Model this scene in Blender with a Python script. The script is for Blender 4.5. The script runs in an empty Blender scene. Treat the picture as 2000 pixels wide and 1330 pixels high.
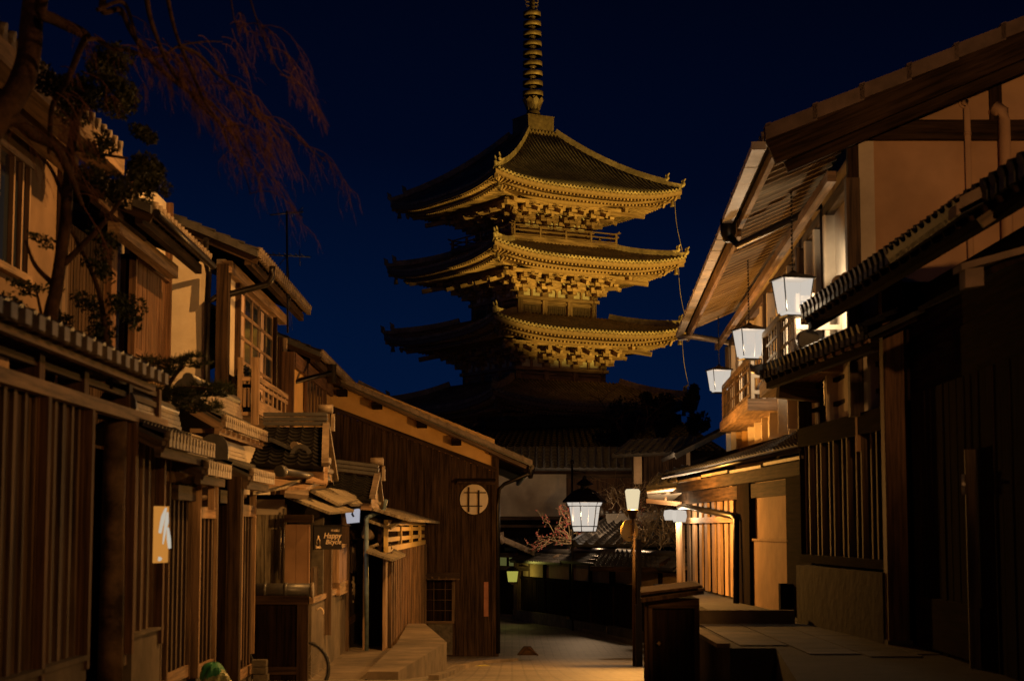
import bpy, math, random
from mathutils import Vector, Matrix
random.seed(7)
V=Vector; R=math.radians
SC=bpy.context.scene
# ---------------- camera (eye = origin, street runs along +Y) ----------------
F=3500.0; P=math.atan(365/3500.0); CP,SP=math.cos(P),math.sin(P)
cd=bpy.data.cameras.new("camera"); cam=bpy.data.objects.new("camera",cd); SC.collection.objects.link(cam)
cam.location=(0,0,0); cam.rotation_euler=(R(90)+P,0,0)
cd.sensor_width=36; cd.lens=36*F/2000; cd.clip_start=0.1; cd.clip_end=20000
cd.dof.use_dof=True; cd.dof.focus_distance=75; cd.dof.aperture_fstop=3.2
SC.camera=cam
SC.view_settings.view_transform='Standard'; SC.view_settings.look='None'; SC.view_settings.exposure=0; SC.view_settings.gamma=1
# ---------------- night sky ----------------
w=bpy.data.worlds.new("World"); SC.world=w; w.use_nodes=True
nt=w.node_tree; nt.nodes.clear()
out=nt.nodes.new('ShaderNodeOutputWorld'); bg=nt.nodes.new('ShaderNodeBackground')
tc=nt.nodes.new('ShaderNodeTexCoord'); sx=nt.nodes.new('ShaderNodeSeparateXYZ'); cr=nt.nodes.new('ShaderNodeValToRGB')
ad=nt.nodes.new('ShaderNodeMath'); ad.operation='MULTIPLY_ADD'; ad.inputs[1].default_value=0.12
nt.links.new(tc.outputs['Generated'],sx.inputs[0]); nt.links.new(sx.outputs['X'],ad.inputs[0]); nt.links.new(sx.outputs['Z'],ad.inputs[2])
nt.links.new(ad.outputs[0],cr.inputs[0]); nt.links.new(cr.outputs[0],bg.inputs[0]); nt.links.new(bg.outputs[0],out.inputs[0])
e=cr.color_ramp.elements; e[0].position=0.0; e[0].color=(.0008,.0085,.040,1); e[1].position=0.34; e[1].color=(.0003,.0009,.005,1)
x=e.new(.10); x.color=(.0005,.0058,.028,1)
x=e.new(.20); x.color=(.0003,.0023,.0125,1)
bg.inputs[1].default_value=1.0
# ---------------- street lighting ----------------
def lamp(name,kind,loc,energy,color,rad=0.15,parent=None,**k):
    l=bpy.data.lights.new(name,kind); l.energy=energy; l.color=color
    if kind!='SUN': l.shadow_soft_size=rad
    for a,b in k.items(): setattr(l,a,b)
    o=bpy.data.objects.new(name,l); SC.collection.objects.link(o); o.location=loc
    return o
def aim(o,target): o.rotation_euler=(V(target)-o.location).to_track_quat('-Z','Y').to_euler()
SOD=(1,.46,.13)
aim(lamp('street_light_behind_camera','SPOT',(2.5,-4,3.1),5400,SOD,.12,spot_size=R(35),spot_blend=.5),(9.6,20,5.2))
lamp('fill_light_far_back','POINT',(1.5,-5,4.4),420,SOD,.2)  # added fill from behind the camera, no lamp of its own
aim(lamp('street_light_high_over_lane','SPOT',(2.4,23.5,7.2),3800,(1,.44,.10),.10,spot_size=R(104),spot_blend=.5),(-4.6,25,-.1))
aim(lamp('street_light_on_right_wall','SPOT',(4.1,11.0,2.6),420,(1,.45,.11),.10,spot_size=R(88),spot_blend=.6),(-3.6,17.0,1.0))
aim(lamp('street_light_on_right_eave','SPOT',(3.9,12.8,1.9),1700,(1,.45,.11),.10,spot_size=R(47),spot_blend=.35),(-5.6,31,.9))

# floodlights in the temple yard, to the pagoda's right
fl=lamp('temple_floodlight','SPOT',(26,93,-3),38000,(1,.63,.10),.3,spot_size=R(43),spot_blend=.15)
aim(fl,(0.0,112.3,30.0))
fl=lamp('temple_floodlight_far','SPOT',(50,60,-2),112000,(1,.62,.10),.4,spot_size=R(19.5),spot_blend=.25)
aim(fl,(1.0,113,26.5))

def W(px,py,d):
    u=(px-1000)/F; v=(665-py)/F
    Y=CP-v*SP; Zz=SP+v*CP; k=d/Y
    return V((u*k,d,Zz*k))
def Z(py,d): return W(1000,py,d).z
def X(px,d,py=1030): return W(px,py,d).x
# ---------------- materials ----------------
M={}
def mat(name,col,rough=.7,col2=None,kind=None,scale=(.9,17),metal=0,bump=.15,emit=None,es=0,spec=.4,var=.35):
    m=bpy.data.materials.new(name); m.use_nodes=True; t=m.node_tree; b=t.nodes['Principled BSDF']
    b.inputs['Roughness'].default_value=rough; b.inputs['Metallic'].default_value=metal
    b.inputs['Specular IOR Level'].default_value=spec
    b.inputs['Base Color'].default_value=(*col,1)
    N=t.nodes.new; L=t.links.new
    if kind:
        tcn=N('ShaderNodeTexCoord'); mp=N('ShaderNodeMapping')
        nz=N('ShaderNodeTexNoise'); nz.inputs['Detail'].default_value=6; nz.inputs['Roughness'].default_value=.65
        if kind=='wood':
            L(tcn.outputs['UV'],mp.inputs[0]); mp.inputs['Scale'].default_value=(scale[0],scale[1],1); nz.inputs['Scale'].default_value=1
        else:
            L(tcn.outputs['Object'],mp.inputs[0]); nz.inputs['Scale'].default_value=scale[0]
        L(mp.outputs[0],nz.inputs[0])
        rp=N('ShaderNodeValToRGB'); c2=col2 or tuple(c*.4 for c in col)
        rp.color_ramp.elements[0].position=.38 if kind=='wood' else .33; rp.color_ramp.elements[0].color=(*c2,1)
        rp.color_ramp.elements[1].position=.60 if kind=='wood' else .68; rp.color_ramp.elements[1].color=(*col,1)
        L(nz.outputs[0],rp.inputs[0])
        # large slow variation (each board carries its own UV offset)
        n2=N('ShaderNodeTexNoise'); n2.inputs['Scale'].default_value=.9 if kind=='wood' else 1.1; n2.inputs['Detail'].default_value=3
        L(tcn.outputs['UV' if kind=='wood' else 'Object'],n2.inputs[0])
        mr=N('ShaderNodeMapRange'); mr.inputs[1].default_value=.3; mr.inputs[2].default_value=.7; mr.inputs[3].default_value=1-var; mr.inputs[4].default_value=1+var
        L(n2.outputs[0],mr.inputs[0])
        mx=N('ShaderNodeMix'); mx.data_type='RGBA'; mx.blend_type='MULTIPLY'; mx.inputs[0].default_value=1
        L(rp.outputs[0],mx.inputs[6]); L(mr.outputs[0],mx.inputs[7]); L(mx.outputs[2],b.inputs['Base Color'])
        bp=N('ShaderNodeBump'); bp.inputs['Strength'].default_value=bump; bp.inputs['Distance'].default_value=.02
        L(nz.outputs[0],bp.inputs['Height']); L(bp.outputs[0],b.inputs['Normal'])
    if emit: b.inputs['Emission Color'].default_value=(*emit,1); b.inputs['Emission Strength'].default_value=es
    M[name]=m; return m
mat('wood_brown',(.13,.082,.048),.75,(.034,.021,.013),'wood')
mat('wood_red',(.16,.082,.042),.75,(.055,.027,.015),'wood')
mat('wood_dark',(.060,.036,.022),.9,(.016,.010,.007),'wood',spec=.12)
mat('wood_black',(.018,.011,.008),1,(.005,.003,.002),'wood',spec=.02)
mat('wood_worn_contrast',(.20,.125,.072),.75,(.030,.017,.010),'wood',scale=(.5,9),var=.45)  # worn grain, with contrast raised for lit edges and dark recesses
mat('stone_block',(.040,.034,.031),.9,(.016,.013,.012),'noise',(4,0),bump=.8)
mat('wood_pale',(.36,.235,.14),.7,(.14,.088,.05),'wood',var=.3)
mat('wood_lit',(.58,.45,.30),.7,(.34,.25,.16),'wood',var=.2)  # paler wood standing in for lantern light on the rafters
mat('wood_grey',(.34,.29,.20),.8,(.08,.06,.04),'wood',scale=(2,22))
mat('twig_bark',(.30,.14,.075),.9,(.16,.07,.04),'noise',(8,0))
mat('bark',(.12,.062,.035),.9,(.04,.022,.014),'noise',(14,0),bump=.8)
mat('bark_pale',(.46,.36,.22),.9,(.22,.16,.09),'noise',(20,0))
mat('plaster_cream',(.52,.38,.24),.9,(.44,.31,.19),'noise',(6,0),bump=.08,var=.16)
mat('plaster_white',(.70,.62,.50),.9,(.58,.50,.40),'noise',(3,0),bump=.05,var=.14)
mat('plaster_yellow',(.60,.38,.15),.9,(.52,.32,.12),'noise',(5,0),bump=.05,var=.14)
mat('plaster_brown',(.36,.22,.13),.9,(.27,.16,.09),'noise',(2.5,0),bump=.1,var=.25)
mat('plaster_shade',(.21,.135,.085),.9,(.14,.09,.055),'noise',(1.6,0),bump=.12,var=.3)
mat('plaster_gable',(.56,.36,.22),.9,(.48,.30,.18),'noise',(1.4,0),bump=.10,var=.22)
mat('tile_grey',(.075,.07,.066),.42,(.045,.044,.045),'noise',(9,0),bump=.2,spec=.6)
mat('tile_edge',(.26,.205,.15),.55,(.14,.105,.078),'noise',(9,0),bump=.15)
mat('tile_black',(.022,.020,.019),.5,(.008,.008,.008),'noise',(7,0),spec=.12)
mat('tile_dark',(.060,.058,.060),.40,(.02,.02,.022),'noise',(7,0),bump=.2,spec=.6)
mat('stone',(.14,.12,.095),.85,(.05,.043,.034),'noise',(7,0),bump=.5)
mat('stone_dark',(.095,.08,.066),.8,(.030,.026,.021),'noise',(2.6,0),bump=.9,var=.5)
mat('verge_clay',(.17,.115,.09),.7,(.10,.068,.052),'noise',(4,0),bump=.2)
mat('concrete',(.17,.135,.10),.9,(.10,.08,.058),'noise',(3.5,0),bump=.45,var=.4)
mat('metal_dark',(.045,.038,.034),.4,(.018,.016,.015),'noise',(12,0),metal=.7)
mat('metal_pale',(.42,.38,.34),.45,(.25,.22,.2),'noise',(10,0),metal=.5,var=.2)
mat('gutter_pale',(.55,.50,.46),.5,(.42,.38,.34),'noise',(5,0))
mat('copper_blue',(.16,.24,.30),.5,(.08,.12,.16),'noise',(10,0))
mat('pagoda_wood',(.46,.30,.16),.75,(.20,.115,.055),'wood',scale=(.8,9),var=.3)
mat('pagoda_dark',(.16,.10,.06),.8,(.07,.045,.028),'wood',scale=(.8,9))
mat('pagoda_plaster',(.80,.74,.55),.9,(.65,.58,.42),'noise',(3,0),var=.12)
mat('pagoda_tile_shaded',(.035,.03,.025),.6,(.015,.013,.011),'noise',(5,0),spec=.5)  # near black: shade between the tile rolls put into the colour
mat('pagoda_roll_lit',(.40,.32,.20),.5,(.13,.10,.07),'noise',(6,0))  # pale: light caught by the rolls put into the colour
mat('pagoda_tile_edge',(.50,.38,.22),.6,(.26,.19,.11),'noise',(6,0))
mat('bronze',(.30,.21,.10),.55,(.14,.09,.045),'noise',(5,0),metal=.2)
mat('rubber',(.015,.014,.013),.5)
mat('sign_black',(.012,.009,.008),.5)
mat('paint_cream',(.72,.58,.42),.7)
mat('needle_green',(.060,.075,.022),.7,(.02,.028,.010),'noise',(6,0))
mat('leaf_green',(.085,.085,.028),.6,(.028,.032,.010),'noise',(5,0))
mat('leaf_dark',(.020,.024,.014),.8)
mat('moss',(.09,.10,.04),.9,(.04,.04,.02),'noise',(4,0))
mat('blossom',(.36,.10,.09),.7)
mat('net_green',(.03,.22,.10),.6)
mat('bag_pale',(.45,.42,.22),.4,(.15,.22,.12),'noise',(26,0))
mat('curtain',(.75,.55,.45),.9,(.6,.42,.34),'noise',(3,0))
mat('red_plaque',(.42,.17,.10),.6,(.30,.11,.06),'noise',(9,0))
mat('sign_gold',(.60,.44,.16),.6,(.5,.36,.12),'noise',(9,0),var=.1)
mat('glass_night',(.02,.03,.05),.08,spec=.8)
mat('road_paint',(.35,.33,.05),.7)
def glow(name,c,s,tr=.45):
    m=bpy.data.materials.new(name); m.use_nodes=True; t=m.node_tree; t.nodes.clear()
    o=t.nodes.new('ShaderNodeOutputMaterial'); e=t.nodes.new('ShaderNodeEmission'); e.inputs[0].default_value=(*c,1); e.inputs[1].default_value=s
    if tr>0:
        x=t.nodes.new('ShaderNodeBsdfTransparent'); mx=t.nodes.new('ShaderNodeMixShader'); mx.inputs[0].default_value=1-tr
        t.links.new(x.outputs[0],mx.inputs[1]); t.links.new(e.outputs[0],mx.inputs[2]); t.links.new(mx.outputs[0],o.inputs[0])
    else: t.links.new(e.outputs[0],o.inputs[0])
    M[name]=m
glow('glass_white',(1,.89,.76),.66,.30)
glow('glass_sodium',(1,.82,.50),.90,.35)
glow('glass_green',(.85,.80,.14),.45,.3)
glow('glow_white_solid',(1,.90,.72),.50,0)
glow('glow_amber',(1,.40,.07),.50,0)
glow('glow_pink',(1,.74,.58),.34,0)
glow('glow_blue',(.88,.88,1),.42,0)
glow('glow_green_dim',(.55,.55,.16),.14,0)
# road: asphalt and setts
m=bpy.data.materials.new('road_stone'); m.use_nodes=True; t=m.node_tree; b=t.nodes['Principled BSDF']; N=t.nodes.new; L=t.links.new
tcn=N('ShaderNodeTexCoord'); br=N('ShaderNodeTexBrick'); br.inputs['Scale'].default_value=1; br.inputs['Brick Width'].default_value=.42; br.inputs['Row Height'].default_value=.30; br.inputs['Mortar Size'].default_value=.018
br.inputs['Color1'].default_value=(.20,.17,.135,1); br.inputs['Color2'].default_value=(.14,.12,.095,1); br.inputs['Mortar'].default_value=(.07,.06,.05,1)
L(tcn.outputs['Object'],br.inputs[0]); nz=N('ShaderNodeTexNoise'); nz.inputs['Scale'].default_value=26; nz.inputs['Detail'].default_value=8; L(tcn.outputs['Object'],nz.inputs[0])
n2=N('ShaderNodeTexNoise'); n2.inputs['Scale'].default_value=.7; n2.inputs['Detail'].default_value=5; L(tcn.outputs['Object'],n2.inputs[0])
mx=N('ShaderNodeMix'); mx.data_type='RGBA'; mx.blend_type='OVERLAY'; mx.inputs[0].default_value=.75; L(br.outputs[0],mx.inputs[6]); L(nz.outputs[0],mx.inputs[7])
my=N('ShaderNodeMix'); my.data_type='RGBA'; my.blend_type='OVERLAY'; my.inputs[0].default_value=.6; L(mx.outputs[2],my.inputs[6]); L(n2.outputs[0],my.inputs[7])
L(my.outputs[2],b.inputs['Base Color']); b.inputs['Roughness'].default_value=.62
bp=N('ShaderNodeBump'); bp.inputs['Strength'].default_value=.9; bp.inputs['Distance'].default_value=.03; L(mx.outputs[2],bp.inputs['Height']); L(bp.outputs[0],b.inputs['Normal']); M['road_stone']=m

# ---------------- mesh building ----------------
class Fr:
    """vertical plane; s along p0->p1, n outward (to the street), z up"""
    def __init__(s,p0,p1,side=1):
        s.o=V((p0[0],p0[1],0)); d=V((p1[0]-p0[0],p1[1]-p0[1],0)); s.len=d.length; s.a=d.normalized()
        n=V((s.a.y,-s.a.x,0)); s.n=n*side
    def P(s,a,n,z): q=s.o+s.a*a+s.n*n; return V((q.x,q.y,z))
    def hit(s,px,py):
        r=W(px,py,1.0); k=s.o.dot(s.n)/(r.x*s.n.x+r.y*s.n.y); q=r*k
        return (q-s.o).dot(s.a), q.z
    def s(s_,px,py=1030): return s_.hit(px,py)[0]
class MB:
    def __init__(s): s.v=[]; s.f=[]; s.uv=[]; s.sm=[]
    def quad(s,a,b,c,d,uv=None,sm=False):
        i=len(s.v); s.v+= [a,b,c,d]; s.f.append((i,i+1,i+2,i+3)); s.uv.append(uv or [(0,0),((b-a).length,0),((b-a).length,(c-b).length),(0,(c-b).length)]); s.sm.append(sm)
    def hexa(s,o,ax,ay,az):
        """box: corner o and three edge vectors"""
        if ax.cross(ay).dot(az)<0: ax,ay=ay,ax
        l=[ax.length,ay.length,az.length]; m=l.index(max(l)); A=[ax,ay,az]
        r=(random.uniform(0,400),random.uniform(0,400))
        i=len(s.v)
        for k in range(8): s.v.append(o+ax*(k&1)+ay*((k>>1)&1)+az*((k>>2)&1))
        for idx in ((0,2,3,1),(4,5,7,6),(0,1,5,4),(2,6,7,3),(0,4,6,2),(1,3,7,5)):
            s.f.append(tuple(i+j for j in idx)); s.sm.append(False)
            bits=[0,0,0]
            for b in range(3): bits[b]=len({(j>>b)&1 for j in idx})
            ax2=[b for b in range(3) if bits[b]==2]
            if m in ax2: ax2.remove(m); U,Vv=m,ax2[0]
            else: U,Vv=ax2
            s.uv.append([(r[0]+((j>>U)&1)*l[U], r[1]+((j>>Vv)&1)*l[Vv]+.31*sum(idx)/10) for j in idx])
    def box(s,fr,s0,s1,n0,n1,z0,z1):
        s.hexa(fr.P(s0,n0,z0),fr.a*(s1-s0),fr.n*(n1-n0),V((0,0,z1-z0)))
    def wbox(s,x0,x1,y0,y1,z0,z1): s.hexa(V((x0,y0,z0)),V((x1-x0,0,0)),V((0,y1-y0,0)),V((0,0,z1-z0)))
    def beam(s,p,q,w,h,up=V((0,0,1))):
        d=q-p; a=d.normalized(); x=a.cross(up)
        if x.length<1e-4: x=a.cross(V((0,1,0)))
        x.normalize(); u=x.cross(a)
        s.hexa(p-x*w/2-u*h/2,d,x*w,u*h)
    def slab(s,a,b,c,d,t):
        n=(b-a).cross(d-a).normalized()
        if n.z<0: n=-n
        lo=[q-n*t for q in (a,b,c,d)]; i=len(s.v); s.v+=[a,b,c,d]+lo
        r=random.uniform(0,300)
        for idx in ((0,1,2,3),(7,6,5,4),(0,4,5,1),(1,5,6,2),(2,6,7,3),(3,7,4,0)):
            s.f.append(tuple(i+j for j in idx)); s.sm.append(False)
            p=[s.v[i+j] for j in idx]; L1=(p[1]-p[0]).length; L2=(p[2]-p[1]).length
            s.uv.append([(r,r),(r+L1,r),(r+L1,r+L2),(r,r+L2)])
    def tube(s,pts,r0,r1=None,seg=8,cap=True):
        r1=r0 if (r1 is None and not isinstance(r0,list)) else r1; n=len(pts); i=len(s.v); ref=V((0,0,1))
        for k,p in enumerate(pts):
            d=(pts[min(k+1,n-1)]-pts[max(k-1,0)]).normalized()
            x=d.cross(ref)
            if x.length<.05: x=d.cross(V((0,1,0)))
            x.normalize(); y=x.cross(d); r=r0[min(k,len(r0)-1)] if isinstance(r0,(list,tuple)) else r0+(r1-r0)*k/max(1,n-1)
            for j in range(seg):
                a=2*math.pi*j/seg; s.v.append(p+x*(math.cos(a)*r)+y*(math.sin(a)*r))
        for k in range(n-1):
            for j in range(seg):
                a=i+k*seg+j; b=i+k*seg+(j+1)%seg
                s.f.append((a,b,b+seg,a+seg)); s.sm.append(True); s.uv.append([(k*.3,j*.1),(k*.3,j*.1+.1),(k*.3+.3,j*.1+.1),(k*.3+.3,j*.1)])
        if cap:
            s.f.append(tuple(i+j for j in reversed(range(seg)))); s.sm.append(False); s.uv.append([(0,0)]*seg)
            s.f.append(tuple(i+(n-1)*seg+j for j in range(seg))); s.sm.append(False); s.uv.append([(0,0)]*seg)
    def lathe(s,c,prof,seg=16,rot=0,sm=True):
        i=len(s.v); n=len(prof)
        for (r,z) in prof:
            for j in range(seg):
                a=2*math.pi*j/seg+rot; s.v.append(c+V((r*math.cos(a),r*math.sin(a),z)))
        for k in range(n-1):
            for j in range(seg):
                a=i+k*seg+j; b=i+k*seg+(j+1)%seg
                s.f.append((a,b,b+seg,a+seg)); s.sm.append(sm); s.uv.append([(j*.2,k*.2),(j*.2+.2,k*.2),(j*.2+.2,k*.2+.2),(j*.2,k*.2+.2)])
        for q,rv in ((0,True),(n-1,False)):
            if prof[q][0]>1e-4:
                ids=[i+q*seg+j for j in range(seg)]
                if rv: ids.reverse()
                s.f.append(tuple(ids)); s.sm.append(False); s.uv.append([(0,0)]*seg)
    def prism(s,poly,ext):
        n=len(poly); i=len(s.v); s.v+=list(poly)+[p+ext for p in poly]
        s.f.append(tuple(range(i,i+n))); s.f.append(tuple(reversed(range(i+n,i+2*n)))); s.sm+=[False,False]
        s.uv+=[[(p.x+p.y,p.z) for p in poly]]; s.uv+=[[(p.x+p.y,p.z) for p in reversed(poly)]]
        for j in range(n):
            k=(j+1)%n; s.f.append((i+j,i+n+j,i+n+k,i+k)); s.sm.append(False); s.uv.append([(0,0),(ext.length,0),(ext.length,.2),(0,.2)])
    def tiles(s,A,B,C,D,w=.27,course=.26,amp=.035,lip=.07,thick=.05,q=5):
        """tiled slope: A-B along the eave, D-C along the top; scalloped columns and stepped courses"""
        L=(B-A).length; n=max(2,round(L/w)); nc=max(2,round(((D-A).length+(C-B).length)/2/course))
        nrm=(B-A).cross(D-A).normalized()
        if nrm.z<0: nrm=-nrm
        cols=n*q+1; i0=len(s.v)
        def h(t):
            f=(t*n)%1.0
            return amp*(1.0 if f<.0 else (math.sin(math.pi*min(f/.38,1))**.7 if f<.38 else -.30*math.sin(math.pi*(f-.38)/.62)))
        rows=[]
        rows.append((0,-lip-thick)); 
        for k in range(nc):
            rows.append((k/nc, .016)); rows.append(((k+1)/nc-.0001,-.012))
        for (v,dz) in rows:
            a=A.lerp(D,v); b=B.lerp(C,v)
            for j in range(cols):
                t=j/(cols-1); hh=h(t) if dz>-.02 else 0
                s.v.append(a.lerp(b,t)+nrm*(hh+dz))
        for r in range(len(rows)-1):
            for j in range(cols-1):
                a=i0+r*cols+j
                s.f.append((a,a+1,a+1+cols,a+cols)); s.sm.append(False); s.uv.append([(0,0),(.1,0),(.1,.1),(0,.1)])
        s.slab(A-nrm*lip,B-nrm*lip,C-nrm*lip,D-nrm*lip,thick)
    def build_each(s,name,m,parent):
        """every closed piece as a part of its own (pieces = runs of 8-vertex boxes)"""
        out=[]
        for i in range(0,len(s.v),8):
            q=MB(); q.v=s.v[i:i+8]; k=i//8*6
            q.f=[tuple(j-i for j in f) for f in s.f[k:k+6]]; q.uv=s.uv[k:k+6]; q.sm=s.sm[k:k+6]; out.append(q.build(name,m,parent))
        return out
    def build(s,name,m,parent=None,**props):
        me=bpy.data.meshes.new(name); o0=parent_loc(parent) if parent else V((0,0,0))
        if parent is None and s.v:
            o0=sum(s.v,V((0,0,0)))/len(s.v); o0=V((o0.x,o0.y,min(p.z for p in s.v)))
        me.from_pydata([tuple(p-o0) for p in s.v],[],s.f)
        ul=me.uv_layers.new(name='UVMap'); k=0; flat=[]
        for u in s.uv:
            for a in u: flat+= [a[0],a[1]]
        ul.data.foreach_set('uv',flat)
        me.polygons.foreach_set('use_smooth',s.sm)
        me.materials.append(M[m]); me.update()
        o=bpy.data.objects.new(name,me); SC.collection.objects.link(o)
        if parent: o.parent=parent
        else: o.location=o0
        for a,b in props.items(): o[a]=b
        return o
def parent_loc(p):
    l=V((0,0,0))
    while p: l+=p.location; p=p.parent
    return l
def thing(name,label,cat,loc,group=None):
    o=bpy.data.objects.new(name,None); SC.collection.objects.link(o); o.location=loc; o.empty_display_size=.2
    o['label']=label; o['category']=cat
    if group: o['group']=group
    return o
def tag(o,label,cat,group=None):
    o['label']=label; o['category']=cat
    if group: o['group']=group
    return o
def text_mesh(name,body,m,parent,loc,right,up,size,depth=.004,skew=0):
    c=bpy.data.curves.new(name,'FONT'); c.body=body; c.size=size; c.extrude=depth; c.shear=skew; c.align_x='LEFT'
    o=bpy.data.objects.new(name,c); SC.collection.objects.link(o)
    dg=bpy.context.evaluated_depsgraph_get(); me=bpy.data.meshes.new_from_object(o.evaluated_get(dg))
    bpy.data.objects.remove(o); me.materials.clear(); me.materials.append(M[m])
    n=right.cross(up); mt=Matrix((right,up,n)).transposed().to_4x4(); mt.translation=loc-(parent_loc(parent) if parent else V((0,0,0)))
    me.transform(mt); o=bpy.data.objects.new(name,me); SC.collection.objects.link(o); o.parent=parent
    return o
def bez(p,n=12):
    """Catmull-Rom through points"""
    out=[]; q=[p[0]*2-p[1]]+list(p)+[p[-1]*2-p[-2]]
    for i in range(1,len(q)-2):
        for k in range(n):
            t=k/n; a,b,c,d=q[i-1:i+3]
            out.append(.5*((2*b)+(c-a)*t+(2*a-5*b+4*c-d)*t*t+(3*b-a-3*c+d)*t**3))
    out.append(p[-1]); return out
UP=V((0,0,1))
# ---------------- ground ----------------
GP=[(-60,-1.6),(0,-1.6),(16,-1.66),(20,-1.75),(21.4,-1.83),(29,-2.34),(40,-2.95),(46,-3.24),(66,-3.30),(90,-3.5),(200,-4),(420,-4.5)]
def gz(y):
    for (a,za),(b,zb) in zip(GP,GP[1:]):
        if a<=y<=b: return za+(zb-za)*(y-a)/(b-a)
    return GP[-1][1]
mb=MB(); ys=[-60,-30,0,8,16,18,20,21,22,24,26,28,30,34,38,42,46,50,58,66,78,90,140,200,420]; xs=[-300,-120,-30,-6,-3,0,3,6,30,120,300]
for a,b in zip(ys,ys[1:]):
    for c,d in zip(xs,xs[1:]): mb.quad(V((c,a,gz(a))),V((d,a,gz(a))),V((d,b,gz(b))),V((c,b,gz(b))))
mb.build('road','road_stone',kind='structure').location
# kerb of the bend, the small slit drain and the worn yellow marks
def ribbon(pts,w,h,m,name,z0=0,**k):
    mb=MB()
    for p,q in zip(pts,pts[1:]):
        d=(q-p); d.z=0; n=V((d.y,-d.x,0)).normalized()*w
        a=V((p.x,p.y,gz(p.y)+z0)); b=V((q.x,q.y,gz(q.y)+z0))
        mb.hexa(a,b-a,n,V((0,0,h)))
    return mb.build(name,m,**k)
def GPt(px,d): return V((X(px,d),d,gz(d)))
ribbon([GPt(980,66.4),GPt(1060,63),GPt(1130,59),GPt(1240,51),GPt(1300,47.5)],.22,.10,'concrete','kerb',kind='structure')
ribbon([GPt(838,24),GPt(868,29),GPt(890,33),GPt(930,38),GPt(1000,41)],.14,.07,'concrete','kerb_left',kind='structure')
for px,py,d,l in ((930,1292,0,0),(985,1272,0,0)): pass
mb=MB(); a=GPt(925,36.0); mb.hexa(a+V((0,0,.004)),V((.22,.25,-.0)),V((.12,-.08,0)),V((0,0,.004)))
mb.hexa(GPt(990,43.2)+V((0,0,.004)),V((.30,-.55,.03)),V((.06,.02,0)),V((0,0,.004)))
mb.build('road_marking','road_paint',kind='structure')
# raised terrace, right side
ZT=-1.42
mb=MB(); poly=[(2.38,26.7),(2.58,21.5),(3.13,21.5),(2.62,16.6),(2.6,2),(9,2),(9,46),(3.6,46),(3.35,27)]
mb.prism([V((x,y,ZT)) for x,y in poly],V((0,0,-2.2)))
mb.build('terrace_pavement','stone_block',kind='structure')
mb=MB()
for a,b,c,dd in ((2.62,2.72,21.5,26.6),): mb.wbox(2.44,2.60,21.6,26.5,ZT,ZT+.05)
mb.wbox(2.5,4.2,26.9,27.08,ZT,ZT+.20)
o=mb.build('low_kerb_wall','concrete'); tag(o,'low concrete kerb wall along the back of the stone terrace','wall')
# paving slabs of the terrace
mb=MB()
for i,x in enumerate([2.75,3.35,3.95,4.55]):
    for j in range(7):
        y=20+j*.95+(i%2)*.4
        if x<3.3 and y<21.6: continue
        mb.wbox(x,x+.58,y,y+.93,ZT,ZT+.012)
mb.build('paving_slab_field','stone_dark',kind='structure')
# left terrace in front of the shop and fence
mb=MB(); poly=[(-2.05,36.5),(-2.3,29.9),(-2.1,22.9),(-3.1,22.2),(-3.1,4),(-9,4),(-9,46),(-2.1,46)]
mb.prism([V((x,y,-2.06)) for x,y in poly[:3]+[(-9,22.9),(-9,36.5)]],V((0,0,-2.6)))
mb.build('left_pavement','concrete',kind='structure')
# ---------------- pagoda ----------------
PC=V((1.36,113,-3.6)); PH=R(-14)
pag=thing('pagoda','five-storey wooden pagoda lit yellow from the right, towering over the street','pagoda',PC)
def face_frames(c,phi):
    fr=[]
    for k in range(4):
        an=phi-R(45)-k*R(90)     # normals
        n=V((math.cos(an),math.sin(an),0)); a=V((-n.y,n.x,0)); f=Fr((0,0),(1,0)); f.o=V((c.x,c.y,0)); f.a=a; f.n=n; fr.append(f)
    return fr
FF=face_frames(PC,PH)
def hb(mb,fr,x0,x1,n0,n1,z0,z1): mb.box(fr,x0,x1,n0,n1,z0,z1)
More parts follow.
